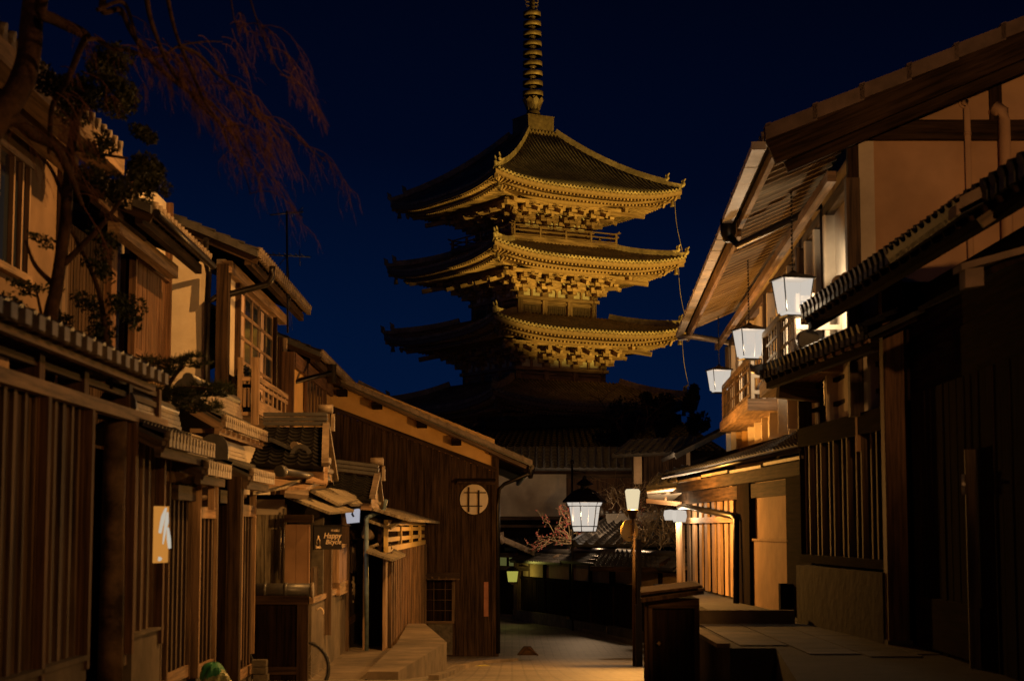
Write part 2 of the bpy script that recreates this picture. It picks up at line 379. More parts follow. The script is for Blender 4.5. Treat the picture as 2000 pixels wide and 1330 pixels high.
# storeys: (eave half, eave z (mid), upper half width, upper z, body half)
ST=[(7.30,3.0,4.1,4.6,3.45),(7.20,7.30,3.9,8.9,3.30),(7.05,11.72,3.45,12.95,3.12),(6.92,16.12,3.75,17.35,2.72),(6.78,20.42,1.05,24.95,2.50)]
UPT=.68
def upt(t): return UPT*abs(t)**3.2
for k,(a,ze,b,zt,bh) in enumerate(ST):
    top=(k==4)
    def prof(w):   # height of the tile surface, w 0..1 eave->top, concave
        return ze+(zt-ze)*(w*.72+.28*w*w) if not top else ze+(zt-ze)*(w*.60+.40*w*w)
    surf=MB(); rolls=MB(); edges=[]
    for fr in FF:
        edge=MB(); edges.append(edge)
        n=24; m=8
        g=[]
        for j in range(m+1):
            wv=j/m; h=a+(b-a)*wv
            g.append([fr.P((i/n*2-1)*h,h,prof(wv)+upt(i/n*2-1)*(1-wv)**1.3) for i in range(n+1)])
        for j in range(m):
            for i in range(n): surf.quad(g[j][i],g[j][i+1],g[j+1][i+1],g[j+1][i],sm=True)
        # rolls of round tiles
        sp=.262; cnt=int(a/sp)
        for i in range(-cnt,cnt+1):
            x=i*sp; wmax=min(1,(a-abs(x))/(a-b)) if abs(x)>b else 1
            if wmax<.04: wmax=.04
            pts=[]
            for q in range(6):
                wv=wmax*q/5; h=a+(b-a)*wv; tt=x/h if h>abs(x) else math.copysign(1,x)
                pts.append(fr.P(x,h,prof(wv)+upt(tt)*(1-wv)**1.3+.035))
            rolls.tube(pts,.078,.070,6)
            p=pts[0]; edge.tube([p+fr.n*.015-UP*.01,p+fr.n*.07-UP*.01],.080,.080,8)
            if i<cnt: 
                x2=x+sp/2; zz=ze+upt(x2/a); edge.hexa(fr.P(x2-sp*.33,a+.02,zz-.10),fr.a*(sp*.66),fr.n*.035,UP*.10)
    rf=surf.build('roof','pagoda_tile_shaded',pag)
    rolls.build('tile_roll','pagoda_roll_lit',rf)
    for edge in edges: edge.build('eave_tile','pagoda_tile_edge',rf)
    # hips with ornaments
    for c in range(4):
        fr=FF[c]; hip=MB(); orn=MB()
        pts=[]; 
        for q in range(9):
            wv=q/8; h=a+(b-a)*wv; pts.append(fr.P(h,h,prof(wv)+UPT*(1-wv)**1.3))
        d=(fr.a+fr.n).normalized()
        L=len(pts)
        for p,q in zip(pts[1 if not top else 1:],pts[2:]): hip.beam(p+UP*.20,q+UP*.20,.26,.36)
        for p,q in zip(pts[:3],pts[1:3]): hip.beam(p+UP*.13,q+UP*.13,.20,.24)
        hip.build('hip_ridge','pagoda_tile_edge',rf)
        for base,sc in ((pts[0]+UP*.16,1.0),(pts[1]+UP*.30,1.05)):
            orn.tube(bez([base-d*.05,base+d*.10+UP*.10*sc,base+d*.10+UP*.30*sc,base+d*.22+UP*.46*sc],4),[.13,.13,.12,.12,.11,.10,.10,.09,.08,.07,.06,.05,.03][:13],None,6)
            orn.tube(bez([base+UP*.05,base-d*.04+UP*.22*sc,base+d*.02+UP*.38*sc],4),.09,.03,6)
        orn.build('ridge_ornament','pagoda_tile_edge',rf)
    # eave boards, two tiers of rafters
    eb=MB(); ra=MB(); bd=MB()
    for fr in FF:
        n=28
        def pt(t,h,dz): return fr.P(t*h,h,ze+dz+upt(t))
        for i in range(n):
            t0=i/n*2-1; t1=(i+1)/n*2-1
            for (h,z0,z1,th) in ((a-.02,-.36,-.10,.18),(a-.62,-.62,-.50,.16),(a-2.55,-.20,.06,.22)):
                if h==a-2.55: z0,z1=-.62,-.36
                p0=pt(t0,h,z0); p1=pt(t1,h,z0); q0=pt(t0,h,z1); q1=pt(t1,h,z1)
                tgt=eb
                tgt.quad(p0,p1,q1,q0); tgt.quad(p0-fr.n*th,p1-fr.n*th,p1,p0); tgt.quad(q0,q1,q1-fr.n*th,q0-fr.n*th)
                tgt.quad(p1-fr.n*th,p0-fr.n*th,q0-fr.n*th,q1-fr.n*th)
        # sheathing above rafters
        for i in range(n):
            t0=i/n*2-1; t1=(i+1)/n*2-1
            h0,h1=a-.1,bh*.9
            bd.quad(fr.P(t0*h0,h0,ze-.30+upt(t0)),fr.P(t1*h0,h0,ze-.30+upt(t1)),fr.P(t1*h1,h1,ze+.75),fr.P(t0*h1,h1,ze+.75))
        cnt=int(a/.262)
        for i in range(-cnt,cnt+1):
            x=(i+.5)*.262
            if abs(x)>a-.25: continue
            # flying rafters
            h0=a-.14; h1=max(a-2.1,abs(x)+.02)
            if h1<h0-.1:
                ra.beam(fr.P(x,h0,ze-.42+upt(x/h0)),fr.P(x,h1,ze-.42+upt(x/a)*.6+ (h0-h1)*.10),.105,.115)
            h0=a-.72; h1=max(bh,abs(x)+.02)
            if h1<h0-.1:
                ra.beam(fr.P(x,h0,ze-.66+upt(x/(h0+.6))),fr.P(x,h1,ze-.66+upt(x/a)*.35+(h0-h1)*.20),.115,.125)
        # corner beam
        c0=fr.P(a-.1,a-.1,ze-.45+UPT*.95); c1=fr.P(bh,bh,ze-.1)
        ra.beam(c0,c1,.22,.28)
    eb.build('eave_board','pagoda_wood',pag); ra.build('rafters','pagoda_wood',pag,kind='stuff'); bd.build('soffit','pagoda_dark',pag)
    # brackets
    zb=ze-1.95                  # top of wall plate
    br=MB(); 
    def hij(fr,x,n0,n1,z): # arm outward
        br.box(fr,x-.09,x+.09,n0,n1,z,z+.20)
    def para(fr,x,nn,z,l):
        br.box(fr,x-l,x+l,nn-.09,nn+.09,z,z+.18)
        for q in (-l+.10,0,l-.10): br.box(fr,x+q-.12,x+q+.12,nn-.13,nn+.13,z+.18,z+.34)
    u=(a-2.7-bh)/3
    for fr in FF:
        bm=br; cols=[-bh,-bh*.34,bh*.34,bh]
        for x in cols:
            br=MB(); br.box(fr,x-.22,x+.22,bh-.2,bh+.22,zb,zb+.26)
            for lv in range(3):
                z=zb+.26+lv*.38; nn=bh+u*(lv+1)
                hij(fr,x,bh-.1,nn+.12,z)
                br.box(fr,x-.13,x+.13,nn-.13,nn+.13,z+.20,z+.36)
                if lv<2: para(fr,x,nn,z+.18,.50)
                para(fr,x,bh+.02,z,.55 if lv%2==0 else .75)
            # tail rafter
            p=fr.P(x,bh+u*3+.62,ze-1.14); q=fr.P(x,bh-.1,ze-.45)
            br.beam(p,q,.17,.24)
            para(fr,x,bh+u*3,ze-.98,.62)
            br.build('bracket','pagoda_wood',pag)
        br=bm
        # corner diagonal set
        for lv in range(3):
            r=bh+u*(lv+1)
            br.beam(fr.P(bh,bh,zb+.36+lv*.38),fr.P(r+.12,r+.12,zb+.36+lv*.38),.18,.20)
            p=fr.P(r,r,0); br.box(fr,r-.15,r+.15,r-.15,r+.15,zb+.46+lv*.38,zb+.62+lv*.38)
        br.beam(fr.P(bh,bh,ze-.45),fr.P(a-1.7,a-1.7,ze-1.0),.20,.28)
        br.beam(fr.P(bh,bh,ze-.05),fr.P(a-1.1,a-1.1,ze-.62+.15),.20,.26)
        # continuous beams and small struts
        for (nn,z) in ((bh+u,zb+.80),(bh+2*u,zb+1.18)): br.box(fr,-nn-.3,nn+.3,nn-.07,nn+.07,z+.12,z+.28)
        nn=bh+3*u; br.box(fr,-nn-.5,nn+.5,nn-.11,nn+.11,ze-.72,ze-.50)
        nb=max(1,int(2*bh/ .55))
        for i in range(nb):
            x=-bh+(i+.5)*2*bh/nb
            br.box(fr,x-.05,x+.05,bh+2*u-.02,bh+3*u,zb+1.42,zb+1.50)
        for x in (-bh*.67,0,bh*.67): # frog struts
            br.box(fr,x-.06,x+.06,bh-.02,bh+.10,zb,zb+.45); br.box(fr,x-.17,x+.17,bh,bh+.16,zb+.45,zb+.60)
            para(fr,x,bh+.05,zb+.60,.34)
    br.build('bracket_beam','pagoda_wood',pag)
    # walls
    zl=(ST[k-1][3]-.1) if k else PC.z+.9
    wl=MB(); pw=MB(); dr=MB()
    for fr in FF:
        pw.box(fr,-bh,bh,bh-.3,bh-.02,zb,ze-.35)
        wl.box(fr,-bh,bh,bh-.3,bh-.03,zl,zb)
        for x in (-bh,-bh*.34,bh*.34,bh): wl.box(fr,x-.17,x+.17,bh-.16,bh+.17,zl,zb)
        wl.box(fr,-bh-.35,bh+.35,bh-.1,bh+.26,zb-.20,zb)
        wl.box(fr,-bh,bh,bh-.1,bh+.10,zb-.42,zb-.30); wl.box(fr,-bh-.2,bh+.2,bh-.1,bh+.2,zl,zl+.22)
        for x in (-bh*.67,0,bh*.67):
            wdt=bh*.24; z0,z1=zl+.28,zb-.48
            if z1-z0>.3:
                dr.box(fr,x-wdt,x+wdt,bh-.02,bh+.05,z0,z1)
                for q in range(9 if abs(x)<.1 else 5):
                    qq=x-wdt+ (q+.5)*2*wdt/(9 if abs(x)<.1 else 5); dr.box(fr,qq-.02,qq+.02,bh+.05,bh+.08,z0+.08,z1-.08)
    wl.build('wall','pagoda_wood',pag); pw.build('plaster_panel','pagoda_plaster',pag)
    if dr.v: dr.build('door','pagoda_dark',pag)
    if k:
        fl_=MB()
        for fr in FF:
            fl_.box(fr,-b-.05,b+.05,bh-.1,b+.12,zt-1.23*0-.02-0.28 if False else ST[k-1][3]-.30,ST[k-1][3]-.12) if False else None
    # wind bells
    for c in range(4):
        fr=FF[c]; p=fr.P(a-.45,a-.45,ze+UPT-.62); bl=MB(); bl.tube([p+UP*.02,p-UP*.12],.012,.012,5)
        bl.lathe(p-UP*.50,[(0,.40),(.06,.40),(.10,.33),(.12,.12),(.16,0),(.145,0),(0,.30)],10)
        bl.build('wind_bell','bronze',pag)
# balustrade on the top storey
fb=MB(); zt=ST[3][3]; b=3.85
for fr in FF:
    fb.box(fr,-b,b,2.4,b,zt-.02,zt+.16); fb.box(fr,-b-.06,b+.06,b-.10,b+.08,zt+.16,zt+.36)
    for i in range(5):
        x=-b+.12+i*(2*b-.24)/4; fb.box(fr,x-.06,x+.06,b-.08,b+.04,zt+.36,zt+1.0)
    for z,e_ in ((.45,.0),(.72,.12),(1.0,.25)):
        fb.tube([fr.P(-b-e_,b-.02,zt+z+(.10 if e_ else 0)),fr.P(-b+.2,b-.02,zt+z),fr.P(b-.2,b-.02,zt+z),fr.P(b+e_,b-.02,zt+z+(.10 if e_ else 0))],.05,.05,6)
fb.build('balustrade','pagoda_wood',pag)
# roban box and spire
A=V((PC.x,PC.y,0)); rot=PH
mb=MB(); mb.lathe(A,[(1.72,24.75),(1.72,24.95),(1.55,24.97),(1.55,25.12)],4,rot,False)
for fr in FF:
    for i in range(9): x=-1.0+i*.25; mb.tube([fr.P(x,1.05,25.0),fr.P(x,1.24,24.98)],.085,.085,8)
mb.lathe(A,[(1.36,25.12),(1.36,26.05),(1.42,26.06),(1.42,26.12),(0,26.12)],4,rot,False)
bx=mb.build('spire_base','bronze',pag)
lean=lambda z: A+V((-.010*(z-26),0,0))
mb=MB()
mb.lathe(lean(26.3),[(.52,26.12),(.50,26.35),(.42,26.5),(.38,26.62),(0,26.62)],16)
mb.lathe(lean(30),[(.17,26.5),(.15,34.6)],10)
# petals
for j in range(10):
    a_=2*math.pi*j/10; d=V((math.cos(a_),math.sin(a_),0)); t=V((-d.y,d.x,0)); c=lean(26.9)
    mb.prism([c+d*.36+t*.05+UP*26.62,c+d*.40-t*.16+UP*26.8,c+d*.60-t*.18+UP*27.25,c+d*.66+UP*27.42,c+d*.60+t*.18+UP*27.25,c+d*.40+t*.16+UP*26.8],d*.05)
sp=mb.build('spire','bronze',pag)
mb=MB()
for i in range(9):
    z=27.70+i*.655; r=.66-.012*i; c=lean(z)
    mb=MB(); sgm=24
    mb.lathe(c,[(r,z-.15),(r,z+.15),(r-.05,z+.15),(r-.05,z-.15),(r,z-.15)],sgm)
    for q in range(4):
        a_=q*R(90)+.3; d=V((math.cos(a_),math.sin(a_),0)); mb.beam(c+d*.1+UP*z,c+d*(r-.04)+UP*z,.06,.10)
    mb.lathe(c,[(.24,z-.2),(.24,z-.02),(.17,z+.02)],10)
    mb.build('spire_ring','bronze',pag)
mb=MB()
for q in range(4):
    a_=q*R(90)+.35; d=V((math.cos(a_),math.sin(a_),0)); c=lean(34)
    for j in range(9):
        z=33.25+j*.25; wd=.42*math.sin(math.pi*(j+4)/14)+.03
        mb.tube(bez([c+d*.08+UP*z,c+d*wd+UP*(z+.05),c+d*(wd*.95)+UP*(z+.20),c+d*(wd*.55)+UP*(z+.22)],3),.03,.02,5)
mb.lathe(lean(35),[(.06,33),(.05,37.2)],8); mb.lathe(lean(36.5),[(0,35.9),(.2,36.05),(.22,36.2),(.1,36.38),(0,36.4)],12); mb.lathe(lean(37),[(0,36.7),(.2,36.85),(.2,37.0),(0,37.45)],12)
mb.build('spire_flame','bronze',pag)
# lightning cable down the right hand corners
mb=MB(); fr=FF[0]
tips=[FF[0].P(s[0]-.35,s[0]-.35,s[1]+UPT-.5) for s in ST]
# right-hand corner is the one with largest x
for c in range(4):
    p=FF[c].P(6,6,0)
    if p.x>PC.x+5: RC=c
    if p.x<PC.x-5: LC=c
for CC,th in ((RC,.016),(LC,.010)):
    for i in (4,3,2):
        mb=MB(); s=ST[i]; s2=ST[i-1]
        p=FF[CC].P(s[0]-.35,s[0]-.35,s[1]+UPT-.45); q=FF[CC].P(s2[0]-.15,s2[0]-.15,s2[1]+UPT+.25)
        if CC==RC: mb.tube(bez([p,p.lerp(q,.5)+V((-.12,0,0)),q],8),th,th,5)
        mb.tube([p-UP*.0,p-UP*(.9 if CC==LC else .1)],th,th,5)
        if CC==RC: mb.beam(p+V((-.9,0,.30)),p+V((.02,0,.02)),.06,.06); mb.beam(p+V((-.85,0,.02)),p+V((.02,0,-.02)),.05,.05)
        mb.build('lightning_cable','pagoda_tile_edge',pag)
# ---------------- helpers for facades ----------------
SL=-.0074
def street(x0): 
    f=Fr((x0,0),(x0+SL*100,100)); 
    if f.n.x<0: f.n=-f.n
    return f
def facing(d,x0=0,x1=1):   # plane facing the camera at depth d; s = x
    f=Fr((0,d),(1,d)); 
    if f.n.y>0: f.n=-f.n
    return f
def rect(fr,px0,py0,px1,py1):
    s0,z0=fr.hit(px0,py1); s1,z1=fr.hit(px1,py0); 
    return s0,s1,z0,z1
def boards(mb,fr,s0,s1,n,z0,z1,w=.16,t=.02,jit=.010,batten=0,gap=.004,bm=None):
    s=s0
    while s<s1-.01:
        e_=min(s1,s+w*random.uniform(.85,1.15)); j=random.uniform(0,jit)
        mb.box(fr,s+gap/2,e_-gap/2,n-.03,n+t+j,z0,z1)
        if batten: (bm or mb).box(fr,e_-batten/2,e_+batten/2,n+t,n+t+batten*.45,z0,z1)
        s=e_
def slats(mb,fr,s0,s1,n0,n1,z0,z1,w,pitch):
    k=max(1,int((s1-s0)/pitch)); p=(s1-s0)/k
    for i in range(k): c=s0+(i+.5)*p; mb.box(fr,c-w/2,c+w/2,n0,n1,z0,z1)
def coping(mb_t,mb_e,fr,s0,s1,nc,z,half=.36,rise=.16,tw=.24,ends=True):
    """small tiled coping roof, ridge along s"""
    A=fr.P(s0,nc+half,z); B=fr.P(s1,nc+half,z); C=fr.P(s1,nc,z+rise); D=fr.P(s0,nc,z+rise)
    mb_t.tiles(A,B,C,D,tw,.2,.028,.035,.03)
    mb_t.slab(fr.P(s0,nc-half,z),fr.P(s1,nc-half,z),C,D,.05)
    n=round((s1-s0)/tw)
    for i in range(n):
        c=s0+(i+.5)*(s1-s0)/n
        mb_e.box(fr,c-tw*.30,c+tw*.16,nc+half-.02,nc+half+.035,z-.085,z+.01)
    mb_e.box(fr,s0,s1,nc+half-.04,nc+half-.015,z-.08,z-.06)
# ======== near board fence, left ========
FN=street(-3.34)
def FNs(px): return FN.s(px)
s_a,s_b=9.0,FNs(300); s_c=street(-2.98).s(320)
fe=thing('board_fence','tall weathered board fence with open rails under a tiled coping, nearest on the left','fence',FN.P(s_a,0,-1.4))
zc=street(-2.98).hit(150,655)[1]
t_=MB(); e_=MB(); coping(t_,e_,FN,s_a,s_c,.02,zc,.34,.15,.33)
t_.build('coping_tile','tile_dark',fe); e_.build('tile_end','tile_edge',fe)
mb=MB(); mb.box(FN,s_a,s_c,.20,.26,zc-.135,zc-.085)
n=int((s_c-s_a)/.31)
for i in range(n):
    c=s_a+i*.31; mb.box(FN,c,c+.07,-.2,.33,zc-.085,zc-.04)
mb.build('eave_rail','wood_pale',fe)
# posts
zrail=FN.hit(100,769)[1]; zr1=FN.hit(100,694)[1]; zr2=FN.hit(100,722)[1]
mb=MB(); mb.box(FN,s_a,s_b,.03,.12,zrail-.055,zrail+.045); mb.build('top_rail','wood_pale',fe)
for z in (zr1,zr2):
    mb=MB(); mb.box(FN,s_a,s_b,-.02,.04,z-.022,z+.028); mb.build('rail','wood_brown',fe)
for px,w_ in ((-60,.16),(58,.15),(148,.15),(237,.15),(296,.12)):
    s=FNs(px); mb=MB(); mb.box(FN,s-w_/2,s+w_/2,-.16,.06,-1.2,zc-.02); mb.box(FN,s-.045,s+.045,.06,.125,-1.1,zrail+.35*0-.06)
    mb.build('post','wood_red',fe)
# big leaning timber post by the gap
s=FNs(226); mb=MB(); mb.lathe(FN.P(s,-.02,0),[(.115,-1.5),(.108,-.6),(.098,.1),(.10,zrail-.06)],12); mb.build('gate_post','wood_worn_contrast',fe)
# boards
zb0,zb1=-1.02,zrail-.055
for a,b,m_ in ((s_a,FNs(138),'wood_brown'),(FNs(243),FNs(292),'wood_brown')):
    mb=MB(); bm=MB(); boards(mb,FN,a,b,0,zb0,zb1,.27,.015,.015,.075,bm=bm); mb.build('board_panel','wood_brown',fe); bm.build('batten_slat','wood_worn_contrast',fe)  # pale battens over darker boards: lit edges and shaded recesses put in colour
mb=MB(); mb.box(FN,s_a,FNs(150),-.1,.10,-1.75,-1.02); mb.box(FN,s_a,FNs(150),-.1,.125,-1.03,-.99)
mb.box(FN,FNs(243),FNs(299),-.1,.09,-1.75,-.96); mb.box(FN,FNs(240),FNs(300),-.1,.12,-.965,-.94); mb.build('base','concrete',fe)
# low slatted gate in the gap
mb=MB(); slats(mb,FN,FNs(160),FNs(212),-.28,-.24,-1.35,-.10,.035,.075); mb.box(FN,FNs(160),FNs(212),-.29,-.23,-.16,-.12)
mb.build('slat_gate','wood_brown',fe)
mb=MB(); mb.box(FN,FNs(155),FNs(240),-.9,-.86,-1.5,zrail); mb.build('inner_screen','wood_black',fe)
# ======== lattice wall with two bays ========
lw=thing('lattice_wall','dark slatted lattice wall with pale frame beams between the board fence and the gate','wall',FN.P(FNs(310),0,-1.5))
def bay(frame_px,top_py,beam,pxr,bot_py,nn,parent):
    fr=FN; a=fr.s(frame_px[0]); b=fr.s(frame_px[1]); mid=(frame_px[0]+frame_px[1])/2
    zt=fr.hit(mid,top_py)[1]; zb_=fr.hit(mid,beam[1])[1]; zbt=fr.hit(mid,beam[0])[1]; zs=fr.hit(mid,bot_py)[1]
    mb=MB()
    for s in (a,b): mb.box(fr,s-.035,s+.035,nn-.05,nn+.03,-1.6,zt)
    mb.box(fr,a,b,nn-.05,nn+.025,zt-.04,zt+.03); mb.box(fr,a,b,nn-.04,nn+.02,zb_,zbt); mb.box(fr,a,b,nn-.05,nn+.02,zs-.12,zs)
    mb.build('frame_beam','wood_pale',parent)
    mb=MB(); slats(mb,fr,a+.03,b-.03,nn-.010,nn-.002,zs,zb_,.07,.23); mb.build('slat_screen','wood_brown',parent)
    mb=MB(); mb.box(fr,a,b,nn-.08,nn-.012,zs-.4,zb_); mb.build('back_board','wood_black',parent)  # black backing added so the gaps between slats read as shade
    mb=MB(); mb.box(fr,a,b,nn-.10,nn+.00,-2.2,zs-.12); mb.build('base','stone_dark',parent)
    mb=MB()
    for z in (zb_+(zt-zb_)*.45,zb_+(zt-zb_)*.75):
        for k in range(3):
            c=a+(b-a)*(k+.5)/3; mb.tube([fr.P(c-.12,nn-.14,z),fr.P(c+.10,nn-.10,z+.02)],.035,.028,7)
    mb.build('bamboo_rail','wood_brown',parent)
bay((301,322),862,(918,938),0,1330,.02,lw)
bay((322,367),864,(922,944),0,1305,.02,lw)
bay((369,403),925,(990,1012),0,1290,.10,lw)
mb=MB(); mb.wbox(-4.1,-3.95,17,23.5,-1.6,.75); mb.build('dark_backing','wood_black',lw)  # black sheet added to close the sky gap behind lattice and gate
# lit hanging sign of cloth
fs=facing(FN.P(FNs(303),0,0).y); 
s0,s1,z0,z1=rect(fs,293,985,320,1100)
sg=thing('lit_sign_panel','amber glowing cloth panel with a bright white streak on the dark lattice wall','sign',V((s0,fs.o.y,z0)))
fS=Fr((X(293,15.9),15.9),(X(321,16.2),16.2)); 
if fS.n.y>0: fS.n=-fS.n
mb=MB(); a=fS.hit(294,988); b=fS.hit(318,1098); mb.box(fS,a[0],b[0],.03,.05,b[1],a[1]); mb.build('panel','glow_amber',sg)
mb=MB()
for pts in (((312,992),(306,1010),(300,1040)),((315,1000),(313,1020),(311,1030),(306,1062)),((316,1030),(317,1050),(319,1070)),((298,1094),(300,1090))):
    w0=[fS.P(fS.hit(*p)[0],.06,fS.hit(*p)[1]) for p in pts]; mb.tube(w0,[.010,.022,.016,.006],None,6)
mb.build('streak','glow_white_solid',sg)
# ======== gate with opening ========
gt=thing('roofed_gate','dark wooden gateway with broad posts and slatted side panel','gate',FN.P(19.2,0,-1.6))
mb=MB(); y=FN.P(19.4,0,0).y
def fbox(mb,d,px0,py0,px1,py1,dd=.12):
    f=facing(d); s0,s1,z0,z1=rect(f,px0,py0,px1,py1); mb.box(f,s0,s1,-dd,0,z0,z1)
fbox(mb,20.6,438,930,471,1335,.16); mb.build('post','wood_dark',gt)  # darker wood puts the unlit camera-facing side into the colour
mb=MB(); fbox(mb,21.6,400,905,445,1330,.05); mb.build('dark_opening','wood_black',gt)  # black panel standing in for the shade inside the gate opening
mb=MB(); fbox(mb,19.6,406,925,420,995,.03); mb.build('name_board','wood_pale',gt)
FG=street(-3.16)
def bay2(parent,a_px,b_px):
    global FN
    keep=FN; FN=FG; bay((a_px,b_px),925,(986,1008),0,1300,.0,parent); FN=keep
bay2(gt,470,495)
# ---- small tiled roofs of the gates, stepping down the street ----
def gate_roof(label,x0,pe0,pe1,py0,half=.42,rise=.20,stack=4,group='little tiled roofs over the gates on the left',orn=True,raft=False):
    fr=street(x0); a=fr.s(pe0); b=fr.s(pe1); z=fr.hit((pe0+pe1)/2,py0)[1]
    th=thing('gate_roof',label,'roof',fr.P(a,0,z),group)
    mb=MB(); mb.tiles(fr.P(a,0,z),fr.P(b,0,z),fr.P(b,-half,z+rise),fr.P(a,-half,z+rise),.17,.2,.03,.03,.03)
    mb.slab(fr.P(a,-2*half,z),fr.P(b,-2*half,z),fr.P(b,-half,z+rise),fr.P(a,-half,z+rise),.05)
    mb.build('tile_slope','tile_grey',th)
    mb=MB(); n=round((b-a)/.17)
    for i in range(n):
        c=a+(i+.5)*(b-a)/n; mb.box(fr,c-.075,c+.055,-.015,.035,z-.10,z-.01); mb.tube([fr.P(c-.045,-.02,z+.01),fr.P(c-.045,.045,z+.005)],.042,.042,7)
    mb.box(fr,a,b,-.03,.0,z-.09,z-.05); mb.build('eave_tile','tile_edge',th)
    mb=MB(); 
    for k in range(stack): mb.box(fr,a+.02,b-.02,-half-.10+.012*k,-half+.10-.012*k,z+rise-.02+k*.05,z+rise+.022+k*.05)
    mb.build('ridge_stack','tile_edge',th)
    zz=z+rise-.02+stack*.05; mb=MB(); mb.tube([fr.P(a-.02,-half,zz),fr.P(b+.02,-half,zz)],.07,.07,10); mb.build('ridge_cap','tile_grey',th)
    if orn:
        mb=MB(); c=fr.P(a-.03,-half,z+rise)
        pr=[]
        for j in range(11):
            t=math.pi*j/10; pr.append(c+fr.n*math.cos(t)*.17+UP*(math.sin(t)*.19+.05))
        mb.prism([c-fr.n*.17-UP*.06,c+fr.n*.17-UP*.06][::-1]+pr[::-1] if False else [c+fr.n*.17-UP*.06]+pr+[c-fr.n*.17-UP*.06],fr.a*-.06)
        mb.build('ridge_end','tile_grey',th)
    mb=MB(); p0=fr.P(a,-.02,z-.09); 
    mb.beam(fr.P(a+.03,.0,z-.10),fr.P(a+.03,-half,z+rise-.10),.05,.12); mb.box(fr,a,b,-.10,-.04,z-.19,z-.10)
    if raft:
        for i in range(9): c=a+(i+.5)*(b-a)/9; mb.box(fr,c-.02,c+.02,-half,-.0,z-.16,z-.11)
    mb.box(fr,a+.1,b-.1,-half-.06,-half+.06,z-.35,z-.2)
    mb.build('verge_board','wood_pale' if raft else 'wood_brown',th)
    return th
gate_roof('small tiled gate roof with a rounded ridge end, next to the board fence coping',-2.98,320,412,862)
gate_roof('wide tiled gate roof with pale eave tiles, below the pine branches',-3.25,432,516,832,.42,.24,5,raft=True)
gate_roof('smallest tiled gate roof, low beside the slatted bay',-2.98,398,445,912,.34,.14,3)
gate_roof('small tiled roof with an arched ridge end over the dark gateway',-2.86,488,530,926,.42,.20,3)
# ======== low plank wall with round cap ========
lp=thing('plank_wall','low dark plank wall capped with a grey round tile, at the bicycle','wall',V((X(560,23.4),23.4,-2.1)))
f=facing(23.4); s0,s1,z0,z1=rect(f,495,1163,603,1335)
mb=MB(); boards(mb,f,s0,s1-.14,0,z0-.1,z1,.19,.02,.01); mb.build('planks','wood_black',lp)  # blackened planks: shade on the camera-facing side put into colour
mb=MB(); mb.box(f,s1-.14,s1,-.06,.06,z0-.1,z1+.0); mb.box(f,s0,s1,-.06,.075,z1-.11,z1+.005);mb.box(f,s0,s1-.14,-.06,.055,z0+.12,z0+.22); mb.build('frame','wood_dark',lp)
mb=MB(); zz=f.hit(550,1152)[1]; mb.tube([f.P(s0-.02,0,zz),f.P(s1+.03,0,zz)],.088,.088,12)
for px in (520,560): c=f.s(px); mb.tube([f.P(c-.02,0,zz),f.P(c+.02,0,zz)],.10,.10,12)
mb.build('round_cap','tile_grey',lp)
mb=MB(); mb.tube([f.P(s1+.03,0,zz),f.P(s1+.06,0,zz)],.10,.10,12); mb.build('cap_end','tile_edge',lp)
# garbage bag + net, stack of bricks
def lump(c,rx,ry,rz,seed,n=14):
    mb=MB(); rr=random.Random(seed); g=[]
    for j in range(n+1):
        row=[]
        for i in range(n*2):
            a=math.pi*j/n; b=math.pi*i/n; k=1+.16*math.sin(3*b+seed)*math.sin(2*a)+.10*math.sin(7*b+2*a+seed)+rr.uniform(-.04,.04)
            row.append(c+V((rx*math.sin(a)*math.cos(b)*k,ry*math.sin(a)*math.sin(b)*k,rz*math.cos(a)*(1+.05*math.sin(5*b)))))
        g.append(row)
    for j in range(n):
        for i in range(n*2): mb.quad(g[j][i],g[j+1][i],g[j+1][(i+1)%(2*n)],g[j][(i+1)%(2*n)],sm=True)
    return mb
c=W(424,1338,18.9)
bg_=thing('rubbish_bag','pale rubbish bag under a green net in the gateway','bag',c-UP*.25)
lump(c,.15,.16,.17,3).build('bag','bag_pale',bg_)
mb=lump(c+UP*.10+V((-.05,.05,0)),.13,.17,.135,5); mb.build('net','net_green',bg_)
mb=MB(); f=facing(22.8)
for i in range(4):
    s,z=f.hit(505+random.uniform(-3,3),1330-i*14); mb.box(f,s-.07,s+.11,-.12,.06,z-.08,z)
tag(mb.build('brick_pile','stone'),'small pile of broken bricks at the foot of the low plank wall','bricks')
# ======== bicycle behind the low wall ========
bk=thing('bicycle','black bicycle mostly hidden behind the low plank wall, its wheel showing','bicycle',V((X(560,24.1),24.1,-2.03)))
c1=W(594,1306,24.0); c2=c1+V((-1.02,.12,0))
for c in (c1,c2):
    mb=MB(); pts=[c+V((math.cos(t)*.325,math.sin(t)*.06,math.sin(t)*.345)) for t in [2*math.pi*i/32 for i in range(33)]]; mb.tube(pts,.024,.024,8,False)
    o=mb.build('tyre','rubber',bk)
    mb=MB(); mb.tube([c+(p-c)*.94 for p in pts],.012,.012,6,False); 
    for i in range(0,32,2): mb.tube([c,pts[i]],.002,.002,4)
    mb.build('rim','metal_pale',o)
mb=MB(); hb_=c2.lerp(c1,.42); st=c2.lerp(c1,.30)+UP*.42; hd=c1+V((-.14,0,.48))
for p,q in ((c2,hb_),(c2,st),(hb_,st),(hb_,hd),(st,hd),(c1,hd)): mb.tube([p,q],.017,.017,7)
mb.tube([st,st+UP*.06],.015,.015,6); mb.build('bicycle_frame','metal_dark',bk)
mb=MB(); mb.hexa(st+V((-.13,-.05,.06)),V((.24,0,0)),V((0,.1,0)),V((0,0,.05))); mb.build('saddle','rubber',bk)
